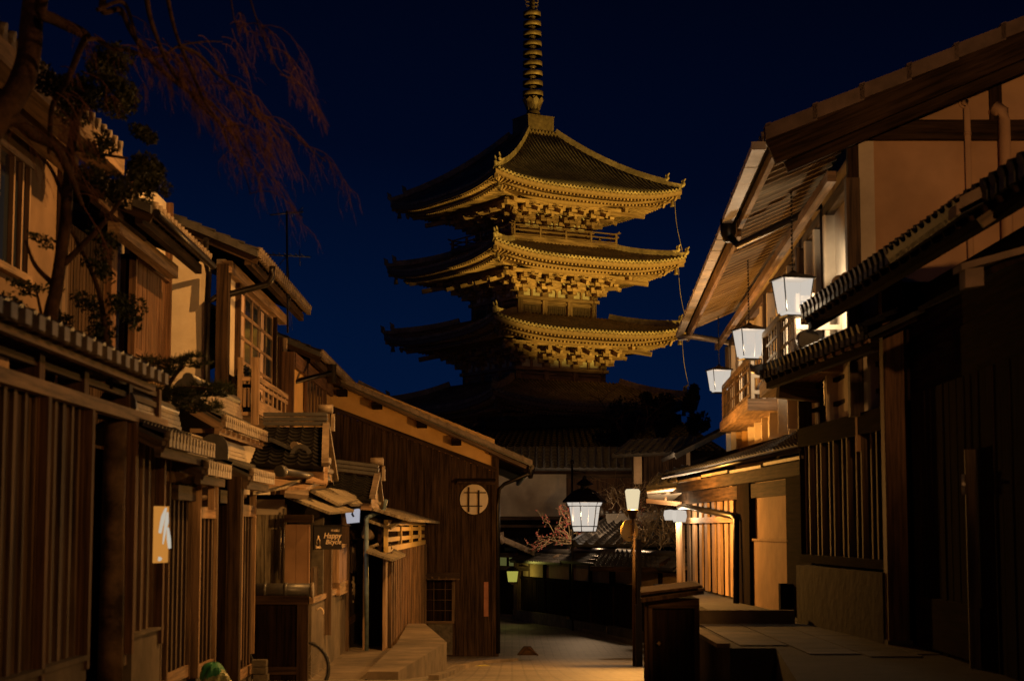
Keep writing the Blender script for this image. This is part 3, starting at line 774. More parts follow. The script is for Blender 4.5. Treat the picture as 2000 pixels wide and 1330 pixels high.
mb=MB(); mb.tube([hd,hd+UP*.08,hd+V((.02,-.22,.12)),hd+V((-.1,-.27,.10))],.012,.012,6); mb.tube([hd+UP*.08,hd+V((.02,.22,.12)),hd+V((-.1,.27,.10))],.012,.012,6); mb.build('handlebar','metal_dark',bk)
# ======== shop ========
XS=-2.62; FS=street(XS); sh=thing('shop','small wooden shop with plank walls, slatted doors and tiled roofs','shop',FS.P(27,0,-1.4))
def sr(px0,py0,px1,py1,fr=FS): return rect(fr,px0,py0,px1,py1)
# weathered side wall facing the camera
f=facing(24.6)
s0,s1,z0,z1=rect(f,498,985,560,1150); mb=MB(); boards(mb,f,s0-.3,s1,0,z0,z1,.14,.02,.02); mb.build('weathered_boards','wood_grey',sh)
mb=MB(); s0,s1,z0,z1=rect(f,498,975,556,1005); mb.box(f,s0,s1,-.02,.05,z0,z1); 
s=f.s(548); z=f.hit(548,1000)[1]; mb.build('pale_lintel','plaster_white',sh)
mb=MB(); mb.tube([f.P(s,.06,z),f.P(s,.06,z-.9)],.018,.018,8); mb.tube([f.P(s+.05,.06,z+.05),f.P(s+.05,.06,z-.9)],.012,.012,8); mb.build('pipe','metal_pale',sh)
f2=facing(24.2); s0,s1,z0,z1=rect(f2,556,1024,606,1150); mb=MB(); boards(mb,f2,s0,s1,0,z0,z1,.15,.02,.03); mb.build('pink_boards','plaster_brown',sh)
f=f2
mb=MB(); a=f.hit(556,1020); b=f.hit(612,1005); mb.box(f,a[0],b[0],-.05,.07,a[1],b[1]); mb.build('beam','wood_dark',sh)
# back volume so that nothing shows through
mb=MB(); mb.wbox(-5.3,-3.05,24.7,34.2,-2.1,.45); mb.build('inner_walls','wood_black',sh)
# grey plaster pier and recess between the sign and the wall
mb=MB(); f3=facing(25.8); s0,s1,z0,z1=rect(f3,607,1080,631,1160); mb.box(f3,s0,s1,-.1,.0,z0,z1+.5); mb.build('plaster_pier','stone',sh)
mb=MB(); f3=facing(26.8); s0,s1,z0,z1=rect(f3,628,1060,648,1240); mb.box(f3,s0,s1,-.12,0,z0,z1); mb.build('door_post','wood_brown',sh)
mb=MB(); s0,s1,z0,z1=sr(606,1150,632,1215); slats(mb,FS,s0,s1,0,.04,-.98,-.55,.03,.07); mb.build('low_slats','wood_brown',sh)
mb=MB(); a=FS.s(604); b=FS.s(655); mb.box(FS,a,b,-.1,.07,-1.04,-.96); mb.build('sill_beam','wood_pale',sh)
mb=MB(); mb.box(FS,a,FS.s(702),-.08,.045,-2.06,-1.04); mb.build('plaster_base','concrete',sh)
# lit window box
mb=MB(); s0,s1,z0,z1=sr(650,1068,666,1135); mb.box(FS,s0,s1,.0,.03,z0,z1); wn=mb.build('window','glow_pink',sh)
mb=MB(); 
for s in (s0-.06,s0+(s1-s0)*.45,s1): mb.box(FS,s,s+.06,-.02,.10,z0-.10,z1+.05)
mb.box(FS,s0-.06,s1+.06,-.02,.12,z0-.22,z0-.02); mb.box(FS,s0-.06,s1+.06,-.02,.1,z1,z1+.06); mb.build('window_frame','wood_pale',wn)
f=FS
# slatted door
s0,s1,z0,z1=sr(671,1060,698,1215); zt=FS.hit(685,1022)[1]; zb=FS.hit(685,1200)[1]
mb=MB(); slats(mb,FS,s0,s1,.0,.010,zb,zt-.25,.26,.42); mb.box(FS,s0,s1,-.04,-.01,zb,zt); d_=mb.build('slatted_door','wood_brown',sh)
mb=MB(); 
for s in (s0-.14,s1): mb.box(FS,s,s+.14,-.05,.09,-2.06,zt+.35)
mb.box(FS,s0,s1,-.02,.07,zt-.28,zt-.12); mb.box(FS,s0,s1,-.02,.07,zb-.12,zb); mb.build('door_frame','wood_pale',sh)
# white brush writing on the door
mb=MB(); zc_=FS.hit(685,1105)[1]; sc_=(s0+s1)/2
rr=random.Random(4)
def stroke(mb,pts,r=.022): mb.tube([FS.P(sc_+x,.045,zc_+y) for x,y in pts],r,r*.6,6)
for pts in (((-.5,.34),(-.5,-.1)),((-.5,.30),(-.2,.34)),((-.28,.36),(-.30,-.12)),((-.05,.32),(-.02,.0),(.12,-.1)),((.1,.30),(.35,.36)),((.35,.38),(.2,-.12)),((.3,.1),(.55,-.1)),((.05,.12),(.45,.14)),
            ((-.2,-.28),(.2,-.24)),((0,-.18),(-.06,-.5)),((-.25,-.42),(.22,-.40)),((.1,-.3),(.28,-.58)),((-.1,-.62),(.1,-.64))): stroke(mb,pts)
mb.build('brush_writing','paint_cream',d_)
# gooseneck lamp over the low slats
mb=MB(); p=FS.P(FS.s(614),.05,FS.hit(614,1190)[1]); mb.tube(bez([p,p+V((.05,0,.03)),p+V((.09,0,-.02)),p+V((.085,0,-.06))],5),.010,.014,6); tag(mb.build('tap','paint_cream'),'small brass water tap on the slats behind the bicycle','tap')
# ---- awnings of boards ----
def px_slab(mb,q,t=.04):
    mb.slab(*[W(px,py,d) for px,py,d in q],t)
mb=MB(); px_slab(mb,[(560,967,24.0),(645,1000,24.6),(692,996,27.5),(600,957,27.5)],.035)
tag(mb.build('board_awning','wood_grey'),'long weathered board awning above the hanging shop sign','awning','board awnings over the shop front')
mb=MB(); px_slab(mb,[(606,955,25.5),(662,983,26),(700,975,29),(640,953,29)],.04)
tag(mb.build('board_awning','wood_grey'),'second board awning, layered just behind the long one','awning','board awnings over the shop front')
mb=MB(); px_slab(mb,[(642,952,27.5),(690,984,28.2),(748,982,32),(700,962,32)],.05)
tag(mb.build('board_awning','wood_grey'),'upper board awning reaching over the white wall lamp','awning','board awnings over the shop front')
mb=MB(); a=W(558,960,23.9); px_slab(mb,[(556,962,23.6),(603,967,23.7),(603,955,24.2),(558,951,24.2)],.06)
tag(mb.build('tile_course','tile_edge'),'short pale course of roof tiles at the near end of the board awning','tile course')
# corrugated porch of the wall end: pale board sheets above
mb=MB(); px_slab(mb,[(500,945,23.6),(598,952,24.1),(645,930,27),(560,918,27)],.05); px_slab(mb,[(598,938,24.6),(640,944,25),(640,915,26),(602,914,26)],.03)
tag(mb.build('plank_porch_roof','wood_pale'),'pale plank porch roof right of the round tile end','porch roof')
mb=MB(); mb.tube([W(553,920,23.0),W(640,935,26.5)],.045,.045,10); mb.tube([W(545,920,22.9),W(553,920,23.0)],.075,.075,12)
tag(mb.build('round_ridge','tile_grey'),'round grey ridge tile pointing at the street above the plank wall','ridge tile')
mb=MB(); mb.slab(W(494,962,22.8),W(556,950,23.4),W(600,930,26),W(500,940,26),.03); tag(mb.build('canvas_cover','wood_grey'),'crumpled grey sheet cover under the round ridge tile','cover')
# ---- main tiled roofs of the shop ----
def roof_x(label,ridge,eave,right_verge=True):
    """slope facing the camera; ridge/eave given as (pxL,pyL,pxR,pyR,d)"""
    a=W(*eave[:2],eave[4]); b=W(*eave[2:4],eave[4]); c=W(*ridge[2:4],ridge[4]); d=W(*ridge[:2],ridge[4])
    th=thing('tiled_roof',label,'roof',(a+b)/2,'dark tiled roofs of the shop')
    mb=MB(); mb.tiles(a,b,c,d,.20,.20,.030,.03,.04); mb.slab(d,c,c+V((0,1.5,-.8)),d+V((0,1.5,-.8)),.05); mb.build('tile_slope','tile_black',th)
    mb=MB(); 
    for k in range(3): mb.beam(d+UP*(.05+.07*k),c+V((.04,0,.05+.07*k)),.20-.03*k,.055)
    mb.build('ridge_stack','tile_grey',th)
    mb=MB(); mb.tube([c+UP*.27+V((-.1,0,0)),c+V((.12,0,.27))],.07,.07,8); e=c+V((.08,0,-.05))
    mb.prism([c+V((.10,-.08,-.06)),c+V((.10,.08,-.06)),c+V((.10,.06,.14)),c+V((.10,0,.20)),c+V((.10,-.06,.14))],V((.05,0,0))); mb.build('ridge_end','tile_edge',th)
    mb=MB(); mb.beam(b+V((.02,0,.03)),c+V((.02,0,.06)),.10,.06); mb.beam(c+V((.02,0,.06)),c+V((.02,1.5,-.75)),.10,.06); mb.build('verge_tile','tile_edge',th)
    mb=MB(); mb.prism([b+V((-.06,.05,-.08)),c+V((-.06,0,-.06)),c+V((-.06,1.4,-.8))],V((.05,0,0))); mb.beam(a+V((0,.1,-.12)),b+V((0,.1,-.12)),.08,.12); mb.build('gable_board','wood_pale',th)
roof_x('broad dark tiled roof with a flat ridge stack, below the upper-floor balcony',(515,834,634,834,27.0),(488,905,632,912,25.0))
roof_x('smaller dark tiled roof, right and lower beside the gable house wall',(640,920,735,932,31.0),(636,968,725,975,29.3))
# decorated tile end pieces
def tile_stack(label,px,py,d,L,n=9):
    p=W(px,py,d); th=thing('eave_corner',label,'roof tiles',p,'ornate corner tiles of the shop roofs')
    mb=MB(); fr=street(p.x); a=p.y
    for i in range(n):
        c=a+i*L/n; mb.box(fr,c,c+L/n*.7,-.1,.0,p.z-.06,p.z+.05); mb.tube([fr.P(c+L/n*.3,-.08,p.z+.06),fr.P(c+L/n*.3,.03,p.z+.05)],L/n*.3,L/n*.3,7)
    mb.build('eave_tile','tile_edge',th)
    mb=MB(); mb.slab(fr.P(a,0,p.z+.02),fr.P(a+L,0,p.z+.02),fr.P(a+L,-.7,p.z+.34),fr.P(a,-.7,p.z+.34),.05); mb.build('slope','tile_grey',th)
    mb=MB(); mb.tube([fr.P(a-.02,-.35,p.z+.22),fr.P(a+L*.6,-.30,p.z+.22)],.06,.06,8); mb.tube([fr.P(a-.02,.02,p.z-.12),fr.P(a+L,.02,p.z-.10)],.045,.045,8); mb.build('gutter','tile_edge',th)
    mb=MB(); q=fr.P(a-.05,-.25,p.z+.05); pr=[q+V((math.cos(t)*.16,0,math.sin(t)*.19)) for t in [math.pi*j/10 for j in range(11)]]+[q+V((-.10,0,0)),]+[q+V((math.cos(t)*.10,0,math.sin(t)*.13)) for t in [math.pi*(1-j/8) for j in range(9)]]
    mb.prism(pr,V((0,.06,0))); mb.build('arched_tile','tile_grey',th)
tile_stack('fringe of pale eave tiles with an arched grey end, under the broad roof',648,900,25.6,1.7,10)
tile_stack('cluster of pale curled eave tiles beside the dark gable wall',752,985,31.0,2.4,10)
mb=MB(); c=W(645,850,26.6)
# ---- hanging black sign ----
f=Fr((X(612,24.3),24.3),(X(669,24.6),24.6)); 
if f.n.y>0: f.n=-f.n
s0,z0=f.hit(613,1073); s1,z1=f.hit(668,1029)
hs=thing('hanging_sign','black hanging shop sign with pale script lettering and small kanji','sign',f.P(s0,0,z0))
mb=MB(); mb.box(f,s0,s1,-.03,.0,z0,z1); mb.build('board','sign_black',hs)
mb=MB(); mb.box(f,s0,s1,-.02,-.005,z1,z1+.03); mb.tube([f.P(s1,-.01,z1+.02),f.P(s1+.15,-.01,z1+.02)],.01,.01,6); mb.build('bracket','metal_dark',hs)
h=z1-z0; wd=s1-s0
text_mesh('script_line','Happy','paint_cream',hs,f.P(s0+wd*.33,.003,z0+h*.50),f.a,UP,h*.36,.002,.25)
text_mesh('script_line','Bicycle','paint_cream',hs,f.P(s0+wd*.40,.003,z0+h*.24),f.a,UP,h*.30,.002,.3)
text_mesh('kanji_line','中古細工','paint_cream',hs,f.P(s0+wd*.60,.003,z0+h*.80),f.a,UP,h*.12,.002)
mb=MB(); q=lambda x,y:f.P(s0+wd*x,.004,z0+h*y)
for pts in ((( .15,.62),(.14,.50),(.10,.42),(.10,.24)),((.15,.62),(.16,.50),(.20,.42),(.20,.24)),((.08,.18),(.05,.08),(.10,.05)),((.20,.18),(.24,.08),(.18,.05)),((.06,.12),(.22,.12)),((.08,.07),(.2,.07))): mb.tube([q(*p) for p in pts],.008,.008,5)
mb.build('bottle_emblem','paint_cream',hs)
# ---- white wall lamp ----
FL_=street(-2.50); s0,z0=FL_.hit(674,1022); s1,z1=FL_.hit(703,995); 
wl_=thing('wall_lamp','white square wall lamp with a dark brushed mark, above the slatted shop door','lamp',FL_.P(s0,0,z0))
mb=MB(); f=facing(FL_.P(s0,0,0).y); a,za=f.hit(674,1022); b,zb_=f.hit(702,992); mb.prism([f.P(a+.03,0,za),f.P(b-.01,0,za+.02),f.P(b,0,zb_),f.P(a,0,zb_-.06)],V((0,.16,0))); mb.build('lamp_glass','glow_blue',wl_)
mb=MB(); mb.tube([f.P(a+(b-a)*.55,.02,zb_-.02),f.P(a+(b-a)*.50,.02,zb_-.10),f.P(a+(b-a)*.62,.02,zb_-.14)],.022,.018,6); mb.box(f,a-.02,b+.02,-.18,.03,zb_-.01,zb_+.03); mb.build('lamp_cap','sign_black',wl_)
# blue downpipe
mb=MB(); mb.tube([W(754,975,31),W(752,985,31),W(748,998,31),W(716,1010,30)],.035,.035,8); mb.tube([W(716,1010,30),W(716,1270,30)],.035,.035,8)
tag(mb.build('downpipe','copper_blue'),'blue-grey downpipe between the shop and the slatted fence','pipe')
# ---- dark entrance and slatted fence with small windows ----
FD=street(-1.92); fd=thing('slatted_fence','tall slatted wooden fence with little shaped openings under a board roof','fence',FD.P(32,0,-1.4))
zt=FD.hit(790,1055)[1]; zt2=FD.hit(790,1012)[1]; zt3=.13
a=FD.s(752); b=FD.s(833); zT=FD.hit(790,1070)[1]
mb=MB(); bm=MB(); boards(mb,FD,a,b,0,-2.5,zT,.62,.015,.01,.16,bm=bm); bm.build('batten_slat','wood_worn_contrast',fd); mb.build('board_panel','wood_pale',fd)
mb=MB(); 
n=4
for i in range(n):
    s0=a+(b-a)*i/n; s1=a+(b-a)*(i+1)/n
    mb.box(FD,s0,s0+.09,-.02,.05,zT,zt3); mb.box(FD,s1-.09,s1,-.02,.05,zT,zt3); mb.box(FD,s0,s1,-.02,.06,zT,zT+.10); mb.box(FD,s0,s1,-.02,.05,zt3-.08,zt3)
    for kk in (0,1): zz=zT+.12+kk*.18; mb.box(FD,s0+.1+.25*kk,s1-.3,-.01,.03,zz+.05,zz+.13)
mb.build('opening_frame','sign_gold',fd)
mb=MB(); mb.box(FD,a,b,-.12,-.06,zT,zt3); mb.build('back_board','wood_black',fd)
mb=MB(); mb.slab(FD.P(a-.3,.42,zt3+.02),FD.P(b+.3,.42,zt3+.02),FD.P(b+.3,-.5,zt3+.30),FD.P(a-.3,-.5,zt3+.30),.05); mb.build('board_roof','wood_grey',fd)
# entrance
en=thing('dark_entrance','dark doorway with a small board canopy left of the slatted fence','doorway',V((-2.4,31,-1.4)))
f=facing(31.5); mb=MB(); fbox(mb,31.6,716,1085,752,1275,.04); mb.build('door','wood_black',en)
mb=MB(); fbox(mb,31.2,748,1075,757,1275,.1); fbox(mb,30.6,708,1010,714,1275,.06); mb.build('post','wood_pale',en)
mb=MB(); px_slab(mb,[(716,1075,29.6),(768,1092,29.8),(793,1082,32),(730,1052,32)],.04); px_slab(mb,[(712,1012,30),(765,1030,30.5),(790,1014,33),(740,1000,33)],.04); mb.build('canopy','wood_grey',en)
mb=MB(); 
for i in range(7): p=W(734+i*4.5,1057+i*1.2,31.3); mb.tube([p,p+V((.03,-.14,-.05))],.028,.028,6)
mb.tube([W(716,1042,30.3),W(728,1048,30.6)],.10,.06,8); mb.build('tile_row','tile_edge',en)
mb=MB(); mb.tube([W(731,1062,30.5),W(733,1068,30.5)],.10,.10,10); mb.build('wasp_light','wood_grey',en).name='round_lamp'
# steps and ramps to the street
def block(name,label,pts,z,h,cat='step',m='concrete'):
    mb=MB(); mb.prism([V((x,y,z)) for x,y in pts],V((0,0,-h))); tag(mb.build(name,m),label,cat)
g=lambda px,d:X(px,d)
block('stone_step','broad stone step in front of the shop doors',[(-2.60,22.8),(-2.14,22.8),(-1.93,30.2),(-1.95,31.8),(-2.75,31.8)],-2.05,1.4)
block('stone_step','lower stone step below the slatted fence, nearest the corner house',[(-1.95,24.4),(-1.53,24.4),(-1.10,30.6),(-1.75,36.5),(-2.1,36.5),(-1.93,30.3)],-1.92,1.2)
# ---------------- upper houses on the left ----------------
def eave_roof(th,xe,d0,d1,z,depth=3.2,slope=.47,tw=.27,verge=True,m='tile_grey',bar=True,lip=.0):
    """roof pitching down to the street; eave line at x=xe from d0 to d1"""
    fr=street(xe); A=fr.P(d0,0,z); B=fr.P(d1,0,z); C=fr.P(d1,-depth,z+depth*slope); D=fr.P(d0,-depth,z+depth*slope)
    mb=MB(); mb.tiles(A,B,C,D,tw,.26,.04,.05,.05)
    mb.slab(C,D,D+V((-depth,0,-depth*slope)),C+V((-depth,0,-depth*slope)),.06)
    rf=mb.build('roof',m,th)
    mb=MB(); n=round((d1-d0)/tw)
    for i in range(n):
        c=d0+(i+.5)*(d1-d0)/n; mb.box(fr,c-.10,c+.07,-.02,.04,z-.12,z); mb.tube([fr.P(c-.06,-.03,z+.02),fr.P(c-.06,.06,z)],.055,.055,8)
    mb.box(fr,d0,d1,-.05,-.02,z-.11,z-.05); mb.build('eave_tile','tile_edge',rf)
    mb=MB(); 
    # verge tiles facing the camera: stepped flat pieces
    k=int(depth/.30)
    for i in range(k):
        t0=i/k; t1=(i+1)/k+.01; p=A.lerp(D,t0); q=A.lerp(D,t1)
        mb.hexa(p+V((0,-.10,-.12-.0)),q-p+UP*.0,V((0,.22,0)),V((0,0,.11+.02*(i%2))))
    mb.build('verge_tile','tile_grey',rf)
    mb=MB(); mb.beam(A+V((0,.02,-.17)),D+V((0,.02,-.17)),.06,.13)
    mb.box(fr,d0,d1,-.22,-.12,z-.24,z-.10)
    mb.build('barge_board','wood_dark',rf)
    mb=MB(); n=int((d1-d0)/.42)
    for i in range(n):
        c=d0+.2+i*.42; mb.beam(fr.P(c,-.12,z-.10),fr.P(c,-1.6,z-.10+1.48*slope),.06,.09)
    mb.build('rafter_row','wood_dark',rf)
    if bar:
        mb=MB(); mb.box(fr,d0+.2,d1-.15,-.62,-.46,z-.34,z-.14); mb.build('eave_beam','wood_pale',rf)
def gutter(th,xe,d0,d1,z):
    fr=street(xe); mb=MB(); mb.tube([fr.P(d0,.06,z-.10),fr.P(d1,.06,z-.12)],.055,.055,8); return mb.build('gutter','metal_dark',th)
# H1 top left
h1=thing('plaster_house','two-storey plaster house at the upper left behind the bare tree','house',V((-5.5,19,-1.4)))
FH=street(-5.40)
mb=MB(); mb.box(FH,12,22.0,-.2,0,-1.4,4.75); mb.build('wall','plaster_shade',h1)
eave_roof(h1,-4.55,12,21.2,4.52,3.0,.42,tw=.30)
mb=MB()
for i in range(22): c=12+i*.42; mb.beam(FH.P(c,.85,4.45),FH.P(c,0,4.75),.06,.08)
mb.box(FH,12,21.2,.6,.9,4.20,4.42); mb.build('eave_board','wood_pale',h1)
s0,s1,z0,z1=rect(FH,8,330,48,520); mb=MB(); mb.box(FH,s0-.6,s1,.0,.03,z0,z1); wn=mb.build('window','glass_night',h1)
mb=MB()
for s in (s0-.6,s0,s0+(s1-s0)*.5,s1-.05): mb.box(FH,s,s+.06,.03,.08,z0,z1)
mb.box(FH,s0-.7,s1+.1,.0,.10,z0-.08,z0); mb.box(FH,s0-.7,s1+.1,.0,.10,z1,z1+.07); mb.build('window_frame','wood_pale',wn)
mb=MB(); a=FH.s(20); 
for z in (2.15,1.75): mb.box(FH,12,FH.s(78),.45,.50,z,z+.06)
for i in range(7): c=14+i*.85; mb.box(FH,c,c+.05,.42,.47,1.2,2.2)
mb.box(FH,12,FH.s(80),.05,.42,1.15,1.25)
mb.build('balcony_rail','wood_brown',h1)
mb=MB(); mb.box(FH,21.6,22.02,-.05,.06,-1.4,4.6); mb.box(FH,12,22.02,0,.05,.85,1.0); mb.build('timber','wood_brown',h1)
# H2: boarded recess and plaster
h2=thing('boarded_house','narrow house front of dark vertical boards between the plaster house and the shuttered one','house',V((-5.6,23.8,-1.4)))
F2=street(-5.55); mb=MB(); boards(mb,F2,22.1,25.0,0,-1.4,3.9,.17,.02,.01,.03); mb.build('board_wall','wood_dark',h2)
mb=MB(); mb.box(F2,24.9,25.25,-.1,.12,-1.4,4.2); mb.box(F2,22.3,22.42,.02,.09,-1.4,3.7); mb.build('post','wood_red',h2)
eave_roof(h2,-4.85,21.9,25.0,4.25,2.4,.45,bar=False)
# H3: shuttered house
h3=thing('shuttered_house','house with reddish board shutters under a white plaster strip, left of the tall window','house',V((-5.5,26,-1.4)))
F3=street(-5.42); s0,s1=F3.s(244),F3.s(312)
zt=F3.hit(275,425)[1]; zm=F3.hit(275,510)[1]; zl=F3.hit(275,690)[1]
mb=MB(); mb.box(F3,s0,s1,-.1,0,zm,zt+.6); mb.build('plaster_strip','plaster_white',h3)
mb=MB(); boards(mb,F3,s0,s1,0,zl,zm,.11,.02,.012); mb.build('shutter','wood_red',h3)
mb=MB(); mb.box(F3,s0,s1,.0,.09,zm-.06,zm+.05); mb.box(F3,s0,s1,0,.09,zl-.08,zl); mb.box(F3,s0-.10,s0,.0,.10,-1.4,zt+.6); mb.box(F3,s1,s1+.12,.0,.10,-1.4,zt+.6)
mb.build('frame','wood_red',h3)
mb=MB(); slats(mb,F3,s0,s1,0,.05,zl-.5,zl-.08,.05,.22); mb.build('slat_band','wood_pale',h3)
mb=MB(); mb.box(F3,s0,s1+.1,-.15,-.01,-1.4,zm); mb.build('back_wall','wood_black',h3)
eave_roof(h3,-4.55,23.2,27.9,4.20,3.0,.42)
gutter(h3,-4.55,23.2,27.9,4.20)
# H4: tall window house, near side wall faces the camera
h4=thing('bay_window_house','plaster house with a tall gridded window and slatted balcony, upper left','house',V((-5,29.6,-1.4)))
f=facing(29.6); s0,z0=f.hit(314,800); s1,z1=f.hit(402,480)
mb=MB(); mb.box(f,s0-1.5,s1,-.15,0,-1.4,4.75); mb.build('side_wall','plaster_white',h4)
X4=X(428,29.7)+.05; F4=street(X4+.0074*29.7)
mb=MB(); sw0,sw1=F4.s(455),F4.s(527); zt4,zb4=F4.hit(470,560)[1],F4.hit(470,735)[1]
mb.box(F4,29.6,sw0,-.15,0,-1.4,4.45); mb.box(F4,sw0,sw1+.1,-.15,0,-1.4,zb4-.6); mb.box(F4,sw0,sw1+.1,-.15,0,zt4,4.45); mb.box(F4,sw1+.1,36.9,-.15,0,-1.4,3.9); mb.build('wall','plaster_white',h4)
mb=MB(); mb.box(F4,29.45,29.75,-.12,.07,-1.4,4.35); mb.box(F4,sw0-.16,sw0,0,.08,-.2,zt4+.1); mb.box(F4,sw1,sw1+.14,0,.08,.5,zt4+.1); mb.box(F4,29.7,sw1,0,.08,zt4+.03,zt4+.2); mb.box(F4,36.7,36.95,-.1,.1,-1.4,3.9); mb.build_each('post','wood_dark',h4)
mb=MB(); mb.box(F4,sw0,sw1,-.10,-.015,zb4-.6,zt4); wn=mb.build('window','glass_night',h4)
mb=MB(); 
for i in range(6): s=sw0+(sw1-sw0-.07)*i/5; mb.box(F4,s,s+(.09 if i in (0,2,5) else .04),-.06,.006,zb4-.6,zt4)
for i in range(6): z=zb4-.6+(zt4-zb4+.6-.06)*i/5; mb.box(F4,sw0,sw1,-.05,.004,z,z+.06)
mb.build('window_grid','wood_pale',wn)
mb=MB(); 
for i,fx in enumerate((.14,.66)): s=sw0+(sw1-sw0)*fx; mb.box(F4,s,s+.40,-.0149,-.008,zb4-.6,zt4-.1)
mb.build('curtain','curtain',wn)
# slatted balcony
ba=F4.s(462)-.6; bb=F4.s(560)*.0; 
FB=street(X4+.0074*29.7+.55); b0,b1=FB.s(497),FB.s(558); zt=FB.hit(527,755)[1]; zb=FB.hit(527,808)[1]
mb=MB(); slats(mb,FB,b0,b1,-.006,.008,zb+.1,zt,.12,.60); mb.box(FB,b0,b1,-.02,.02,zt-.04,zt+.05); mb.box(FB,b0,b1,-.01,.012,(zt+zb)/2+.1,(zt+zb)/2+.16); mb.box(FB,b0,b1,-.04,.05,zb-.12,zb+.12)
d0=FB.P(b0,0,0).y; f=facing(d0); xa=X(460,d0); xb=X(497,d0); 
for z in (zt,zb+.35,(zt+zb)/2+.12): mb.box(f,xa,xb,-.03,.03,z-.04,z+.03)
mb.box(f,xb-.08,xb+.04,-.05,.05,zb-.3,zt+.35); mb.box(f,xa,xa+.08,-.05,.05,zb-.3,zt+.35)
for i in range(4): c=xa+(xb-xa)*(i+.5)/4; mb.box(f,c-.02,c+.02,-.02,.02,zb,zt)
bl=mb.build('balcony','wood_pale',h4)
mb=MB(); mb.box(FB,b0,b1,-.54,-.50,zb-.05,zt+.1); mb.build('shadow_board','wood_black',h4)  # black sheet added so the gaps of the balcony slats look shaded
mb=MB(); mb.box(FB,b0,b1,-.55,0,zb-.14,zb-.08); mb.build('balcony_floor','wood_pale',h4)
eave_roof(h4,-3.98,29.3,37.4,4.55,2.9,.42)
fr=street(-3.98); mb=MB(); p=fr.P(29.3,.05,4.42)
pp=[W(532,520,30.2),W(530,545,30.2),W(520,556,30.2),W(420,582,29.5),W(405,592,29.5),W(404,720,29.5),W(404,800,29.5)]
mb.tube(bez(pp[:3],3)+pp[3:4]+pp[4:],.055,.055,8); mb.build('downpipe','metal_dark',h4)
mb=MB(); pp=[W(402,468,28.2),W(400,500,28.6),W(408,535,29.4),W(405,590,29.4)]; mb.tube(pp,.05,.05,8); mb.build('downpipe','metal_dark',h3)
mb=MB(); mb.box(fr,30,36.6,-.75,-.6,4.05,4.2)
mb.build('washing_pole','wood_pale',h4)
# potted plant on balcony
c=W(479,790,d0+.3); th=thing('potted_plant','small potted plant on the slatted balcony of the upper left house','plant',c)
mb=MB(); mb.lathe(c,[(.10,0),(.16,.26),(.17,.30),(.14,.30),(0,.26)],12); mb.build('pot','paint_cream',th)
def leaves(mb,c,r,n,size,rr,flat=1,shape='leaf'):
    for i in range(n):
        while 1:
            q=V((rr.uniform(-1,1),rr.uniform(-1,1),rr.uniform(-1,1)))
            if q.length<=1: break
        p=c+V((q.x*r[0],q.y*r[1],q.z*r[2])); d=V((rr.gauss(0,1),rr.gauss(0,1),rr.gauss(0,1)-.2)).normalized(); t=d.cross(V((rr.gauss(0,1),rr.gauss(0,1),rr.gauss(0,1)))).normalized()
        s=size*rr.uniform(.6,1.3); k=.42 if shape=='leaf' else .07
        mb.quad(p-d*s*.5,p+t*s*k*.5,p+d*s*.5,p-t*s*k*.5)
mb=MB(); leaves(mb,c+UP*.45,(.18,.18,.20),160,.10,random.Random(2)); mb.build('foliage','leaf_dark',th)
# H5: third eave and house
h5=thing('shoji_house','yellow-lit house with sliding lattice windows beyond the balcony','house',V((-4.6,39,-1.4)))
eave_roof(h5,-4.75,36.8,39.8,3.90*1.02,2.2,.45,bar=False)
F5=street(-4.28); a,b=F5.s(566),F5.s(642)
mb=MB(); mb.box(F5,a,b,-.2,0,-1.4,3.3+.25); mb.build('wall','plaster_yellow',h5)
mb=MB(); mb.box(F5,a-.2,a,-.2,.06,-1.4,3.6); mb.box(F5,a,b,0,.08,3.3,3.6); mb.build('post','wood_red',h5)
s0,s1=F5.s(590),F5.s(628); zt,zb=F5.hit(608,718)[1],F5.hit(608,812)[1]
mb=MB(); mb.box(F5,s0,s1,.0,.02,zb,zt); wn=mb.build('window','glass_night',h5)
mb=MB(); slats(mb,F5,s0,s1,.02,.032,zb,zt,.16,.62); mb.box(F5,s0-.15,s0+.1,.02,.08,zb,zt); mb.box(F5,s1-.1,s1+.15,.02,.08,zb,zt); mb.box(F5,s0,s1,.02,.09,zt-.12,zt+.06); mb.box(F5,s0,s1,.02,.08,zb-.1,zb); mb.build('window_lattice','wood_red',wn)
mb=MB(); f=facing(36.9); xa,xb=X(527,36.9),X(560,36.9); mb.box(f,xa-1,xb-.05,-.1,0,-.5,3.9); mb.build('side_wall','plaster_cream',h5)
eave_roof(h5,-3.88,38.8,48.5,3.80,2.6,.42)
mb=MB(); mb.tube([W(648,715,39),W(648,728,39),W(565,748,37.5),W(562,752,37.5),W(562,830,37.5)],.055,.055,8); mb.build('downpipe','metal_dark',h5)
mb=MB(); mb.lathe(W(648,722,39),[(.10,-.30),(.10,.1),(.14,.12)],6); mb.build('rain_head','metal_dark',h5)
